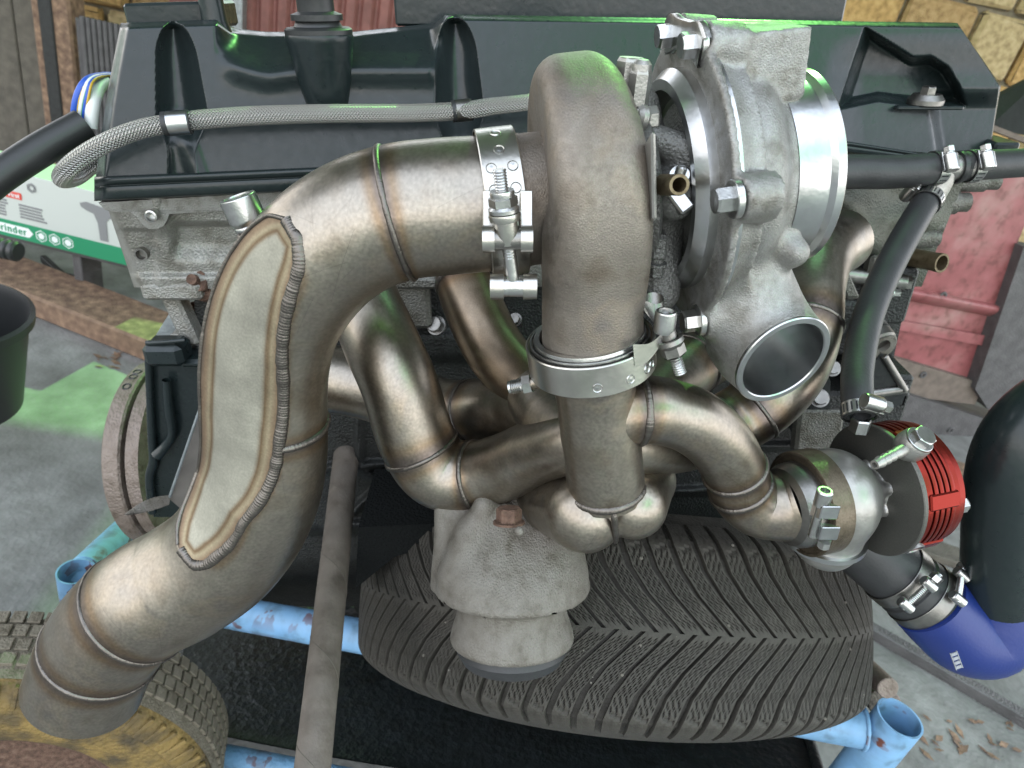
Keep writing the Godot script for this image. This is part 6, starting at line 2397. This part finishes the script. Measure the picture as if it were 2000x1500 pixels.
	mb.box(Vector3(ga.x, 0.525, ga.z - 0.02), Vector3(0.58, 0, 0), Vector3(0, 0.525, 0), Vector3(0, 0, 0.015), 0.002)
	part(mb, "backing", M.gate_red, gate)
	var gp := P(455, 12, 2.7)
	mb = MB.new()
	mb.box(Vector3(gp.x, 0.55, gp.z), Vector3(0.045, 0, 0), Vector3(0, 0.55, 0), Vector3(0, 0, 0.03), 0.004)
	part(mb, "gate_stile", M.galv, gate)
	# --- grinder box on the floor by the wall
	var d := 1.75
	var b00 := P(-170, 300, d + 0.12)
	var tl := P(40, 345, d)
	var tr := P(330, 388, d - 0.02)
	var br := P(300, 533, d - 0.02)
	var ux := (tr - tl).normalized()
	ux = Vector3(ux.x, 0.0, ux.z).normalized()
	var fz := ux.cross(up).normalized()
	if fz.dot(cz) < 0: fz = -fz
	var H := 0.172
	var base := P(-20, 452, d) 
	var by := base.y
	var bx := thing("tool_box", "white and green cardboard box of a hand grinder lying against the wall", "cardboard box", base)
	var wdt := 0.56
	var cen := Vector3(base.x, by + H * 0.5, base.z) + ux * (wdt * 0.5 - 0.12) - fz * 0.06
	mb = MB.new()
	mb.box(cen, ux * wdt * 0.5, up * H * 0.5, fz * 0.06, 0.002)
	part(mb, "carton", M.white_card, bx)
	var face := cen + fz * 0.0605
	var at := func(u: float, v: float, k := 0.0004) -> Vector3:
		return face + ux * (u - 0.5) * wdt + up * (v - 0.5) * H + fz * k
	mb = MB.new()
	mb.box(at.call(0.5, 0.13), ux * wdt * 0.498, up * H * 0.128, fz * 0.0006, 0.0002)
	part(mb, "green_band", M.green_card, bx)
	mb = MB.new()
	var pl := PackedVector3Array([at.call(0.0, 0.06, 0.001), at.call(0.405, 0.06, 0.001), at.call(0.425, 0.13, 0.001), at.call(0.405, 0.2, 0.001), at.call(0.0, 0.2, 0.001)])
	mb.slab(pl, fz * 0.0006)
	part(mb, "name_flag", M.white_ink, bx)
	var bs := Basis(ux, up, fz)
	var put := func(txt: String, u: float, v: float, size: float, m: Material, called: String, bold := true) -> void:
		var o := MeshInstance3D.new()
		o.mesh = text_mesh(txt, size, 0.0006, "Droid Sans", bold)
		o.material_override = m
		o.transform = Transform3D(bs, at.call(u, v, 0.0022) - org[bx])
		bx.add_child(o)
		o.name = called
	put.call("Straight Grinder", 0.235, 0.128, 0.023, M.green_card, "print")
	mb = MB.new()
	for k in 3:
		var hc: Vector3 = at.call(0.462 + 0.062 * k, 0.13, 0.001)
		mb.lathe(hc, fz, [Vector2(0.0155, 0), Vector2(0.0155, 0.0005), Vector2(0.0135, 0.0005), Vector2(0.0135, 0)], 6, true, up)
		mb.lathe(hc, fz, [Vector2(0.009, 0), Vector2(0.009, 0.0005), Vector2(0.0, 0.0005)], 5 + k, true, up)
	part(mb, "badge", M.white_ink, bx)
	mb = MB.new()
	mb.box(at.call(0.30, 0.66), ux * 0.052, up * 0.0085, fz * 0.0008, 0.0002)
	mb.box(at.call(0.335, 0.83), ux * 0.003, up * 0.017, fz * 0.0008, 0.0002)
	mb.box(at.call(0.332, 0.93), ux * 0.014, up * 0.003, fz * 0.0008, 0.0002)
	part(mb, "red_flash", M.red_ink, bx)
	put.call("Customer First", 0.30, 0.66, 0.0135, M.white_ink, "print_001")
	mb = MB.new()
	for q in 2:
		for k in 6 - q:
			var wl := 0.018 + 0.010 * rng.randf() + 0.01 * q
			var c: Vector3 = at.call(0.235 + 0.14 * q, 0.555 - 0.045 * k - 0.02 * q)
			mb.box(c + ux * wl, ux * wl, up * 0.0022, fz * 0.0008, 0.0001)
	var tx := part(mb, "small_print", M.grey_ink, bx)
	tx.set_meta("kind", "stuff")
	mb = MB.new()
	var g: Vector3 = at.call(0.445, 0.83)
	mb.lathe(g, fz, [Vector2(0.0125, 0), Vector2(0.0125, 0.0008), Vector2(0.0105, 0.0008), Vector2(0.0105, 0)], 6, true, up)
	mb.lathe(g, fz, [Vector2(0.0085, 0), Vector2(0.0085, 0.0008), Vector2(0.0055, 0.0008), Vector2(0.0055, 0)], 24)
	part(mb, "round_mark", M.grey_ink, bx)
	# printed picture of the tool
	mb = MB.new()
	mb.append(slabbed(at, [[0.66, 0.79], [0.69, 0.83], [0.76, 0.80], [0.78, 0.82], [0.84, 0.80], [0.86, 0.72], [0.83, 0.66], [0.79, 0.66], [0.775, 0.6], [0.775, 0.3], [0.74, 0.3], [0.735, 0.55], [0.72, 0.68], [0.69, 0.7], [0.665, 0.74]], fz))
	part(mb, "tool_picture", M.grey_ink, bx)
	mb = MB.new()
	mb.append(slabbed(at, [[0.865, 0.72], [0.875, 0.78], [0.905, 0.76], [0.9, 0.69]], fz))
	part(mb, "tool_picture_tip", M.red_ink, bx)
	# the rack the box lies on
	var rk := thing("tool_rack", "low dark steel rack on the floor holding the grinder box", "rack", Vector3(base.x, 0, base.z))
	mb = MB.new()
	mb.box(Vector3(cen.x, by - 0.008, cen.z), ux * 0.42, up * 0.006, fz * 0.05, 0.002)
	part(mb, "shelf", M.grey_steel, rk)
	for q in [-0.38, 0.05, 0.4]:
		mb = MB.new()
		var lg: Vector3 = cen + ux * q
		mb.box(Vector3(lg.x, (by - 0.014) * 0.5, lg.z), ux * 0.012, up * (by - 0.014) * 0.5, fz * 0.04, 0.002)
		part(mb, "leg", M.grey_steel, rk)
	mb = MB.new()
	for k in 3:
		var ro := P(12 + 14 * k, 487 + 3 * k, d - 0.14)
		mb.lathe(ro - ux * 0.02, ux, [Vector2(0, 0), Vector2(0.022, 0), Vector2(0.024, 0.004), Vector2(0.024, 0.012), Vector2(0.02, 0.016), Vector2(0, 0.016)], 24)
	part(mb, "roller", M.black_plastic, rk)
	# angle iron lying on the floor
	mb = MB.new()
	var ai := [floor_at(85, 505, 0.02), floor_at(122, 540, 0.02), floor_at(160, 546, 0.02)]
	mb.box((ai[0] + ai[1]) * 0.5, (ai[1] - ai[0]) * 0.5, up * 0.01, (ai[1] - ai[0]).cross(up).normalized() * 0.008, 0.001)
	mb.box((ai[1] + ai[2]) * 0.5, (ai[2] - ai[1]) * 0.5, up * 0.009, (ai[2] - ai[1]).cross(up).normalized() * 0.008, 0.001)
	solo(mb, "bent_iron", M.black_dirty, "bent black strip of iron lying on the floor below the grinder box", "iron strip", ai[1])
	# plank
	var k0 := floor_at(-40, 520, 0.03)
	var k1 := floor_at(330, 665, 0.03)
	var pd := (k1 - k0).normalized()
	var pn := pd.cross(up).normalized()
	mb = MB.new()
	mb.box((k0 + k1) * 0.5 + up * 0.0, (k1 - k0) * 0.65, up * 0.03, pn * 0.075, 0.006)
	solo(mb, "timber_plank", M.wood, "rough brown plank lying on the floor at the left", "plank", k0 - up * 0.03)
	# bucket
	var bk := thing("bucket", "dark grey plastic bucket cut by the left edge", "bucket", floor_at(-60, 800))
	var bo := P(-95, 790, 1.22)
	mb = MB.new()
	var bu := (up + Vector3(0.05, 0, 0)).normalized()
	mb.lathe(bo, bu, [Vector2(0, 0), Vector2(0.10, 0), Vector2(0.105, 0.004), Vector2(0.125, 0.165), Vector2(0.134, 0.17), Vector2(0.135, 0.185), Vector2(0.128, 0.188), Vector2(0.122, 0.17), Vector2(0.1, 0.02), Vector2(0, 0.02)], 56)
	part(mb, "tub", M.black_plastic, bk)
	# --- red vehicle panel and sill at the right
	var d2 := 2.0
	var v0 := P(1700, 240, d2)
	var v1 := P(1940, 740, d2)
	var vx := Vector3(1, 0, -0.22).normalized()
	var vz := vx.cross(up).normalized()
	if vz.dot(cz) < 0: vz = -vz
	var vo := P(1840, 600, d2)
	var veh := thing("red_vehicle_panel", "faded red vehicle side panel with a dusty sill behind the engine at right", "vehicle panel", Vector3(vo.x, 0, vo.z))
	var vp := func(px: float, py: float, off := 0.0) -> Vector3:
		# the point of the panel's plane on that line of sight
		var dr := EB * ray(px, py)
		var nn := vz
		return CAM + dr * ((vo + vz * off - CAM).dot(nn) / dr.dot(nn))
	var poly := func(pts: Array, th: float, off := 0.0) -> MB:
		var a := PackedVector3Array()
		for p in pts: a.append(vp.call(p[0], p[1], off))
		var m := MB.new()
		m.slab(a, vz * -th)
		return m
	part(poly.call([[1500, 200], [1940, 330], [2060, 300], [1985, 480], [1955, 608], [1300, 480]], 0.03), "upper_panel", M.red_panel, veh)
	part(poly.call([[1300, 495], [1952, 622], [1920, 752], [1560, 640], [1300, 560]], 0.03, -0.012), "lower_panel", M.red_panel, veh)
	var rows := []
	for q in [[0, 0.0], [5, 0.018], [12, 0.02], [20, 0.012], [26, -0.006]]:
		rows.append(PackedVector3Array([vp.call(1957, 596 + q[0], q[1]), vp.call(1300, 470 + q[0], q[1])]))
	mb = MB.new()
	mb.grid(rows)
	part(mb, "swage_line", M.red_panel, veh)
	part(poly.call([[1300, 545], [1950, 660], [1945, 680], [1300, 560]], 0.004, 0.002), "seam_strip", M.red_panel, veh)
	part(poly.call([[1300, 560], [1740, 696], [1920, 750], [1905, 790], [1780, 775], [1300, 640]], 0.05, 0.01), "sill_flange", M.dusty_sill, veh)
	part(poly.call([[1300, 640], [1780, 772], [1960, 830], [2100, 880], [2050, 985], [1900, 975], [1840, 905], [1300, 800]], 0.12, 0.03), "chassis_rail", M.grey_steel, veh)
	for q in [[1842, 577], [1951, 609], [1803, 732], [1760, 810], [1857, 840]]:
		mb = MB.new()
		mb.lathe(vp.call(q[0], q[1], 0.032 if q[1] > 740 else 0.012), vz, [Vector2(0.012, 0), Vector2(0.011, 0.003), Vector2(0.006, 0.003), Vector2(0.005, -0.002), Vector2(0, -0.002)], 20)
		part(mb, "bolt_hole", M.grey_steel, veh)
	part(poly.call([[2000, 482], [2150, 510], [2120, 860], [1930, 800], [1905, 760]], 0.06, 0.03), "door_edge_panel", M.grey_steel, veh)
	part(poly.call([[1930, 240], [2060, 290], [2060, 301], [1930, 252]], 0.05, 0.02), "window_ledge", M.dusty_sill, veh)
	# dark tarp-like bonnet above it
	mb = slab_px([[1880, 225, 2.15], [2060, 130, 2.15], [2080, 280, 2.1], [1930, 250, 2.1]], 2.1, vz * -0.02)
	solo(mb, "leaning_tarp", M.black_dirty, "dark sheet leaning against the stone wall at the right edge", "sheet", P(1960, 260, 2.1))
	# boards and bars lying on the floor at the right
	var f0 := floor_at(1650, 1200, 0.012)
	var f1 := floor_at(2080, 1450, 0.012)
	mb = MB.new()
	mb.box((f0 + f1) * 0.5, (f1 - f0) * 0.5, up * 0.012, (f1 - f0).cross(up).normalized() * 0.012, 0.002)
	solo(mb, "steel_bar", M.grey_steel, "grey square steel bar lying on the floor at the right", "steel bar", f0)
	f0 = floor_at(1720, 1040, 0.01)
	f1 = floor_at(2080, 1160, 0.01)
	mb = MB.new()
	mb.box((f0 + f1) * 0.5, (f1 - f0) * 0.5, up * 0.01, (f1 - f0).cross(up).normalized() * 0.035, 0.003)
	solo(mb, "dark_board", M.dark_wood, "dark flat board lying on the floor behind the blue elbow", "board", f0)
	f0 = floor_at(1690, 850, 0.012)
	f1 = floor_at(1960, 960, 0.012)
	mb = MB.new()
	mb.box((f0 + f1) * 0.5, (f1 - f0) * 0.6, up * 0.012, (f1 - f0).cross(up).normalized() * 0.06, 0.003)
	solo(mb, "pale_board", M.wood, "pale board lying on the floor under the red vehicle", "board", f0)
	# dead leaves
	var lf := MB.new()
	for k in 40:
		var q := floor_at(rng.randf_range(1800, 1990), rng.randf_range(1400, 1480), 0.003) if k < 26 else floor_at(rng.randf_range(190, 230), rng.randf_range(690, 720), 0.003)
		var an := rng.randf() * TAU
		var dr := Vector3(cos(an), 0.15, sin(an))
		var sd := Vector3(-sin(an), 0.25 * rng.randf(), cos(an))
		var ln := rng.randf_range(0.006, 0.016)
		lf.quad(q - dr * ln, q + sd * ln * 0.4, q + dr * ln, q - sd * ln * 0.4)
	solo(lf, "dead_leaves", M.wood, "scattered crumbs of dead leaves on the concrete", "leaves", floor_at(1900, 1440), "stuff")

func slabbed(at: Callable, pts: Array, fz: Vector3) -> MB:
	var pl := PackedVector3Array()
	for p in pts: pl.append(at.call(p[0], p[1], 0.0005))
	var mb := MB.new()
	mb.slab(pl, fz * 0.0008)
	return mb
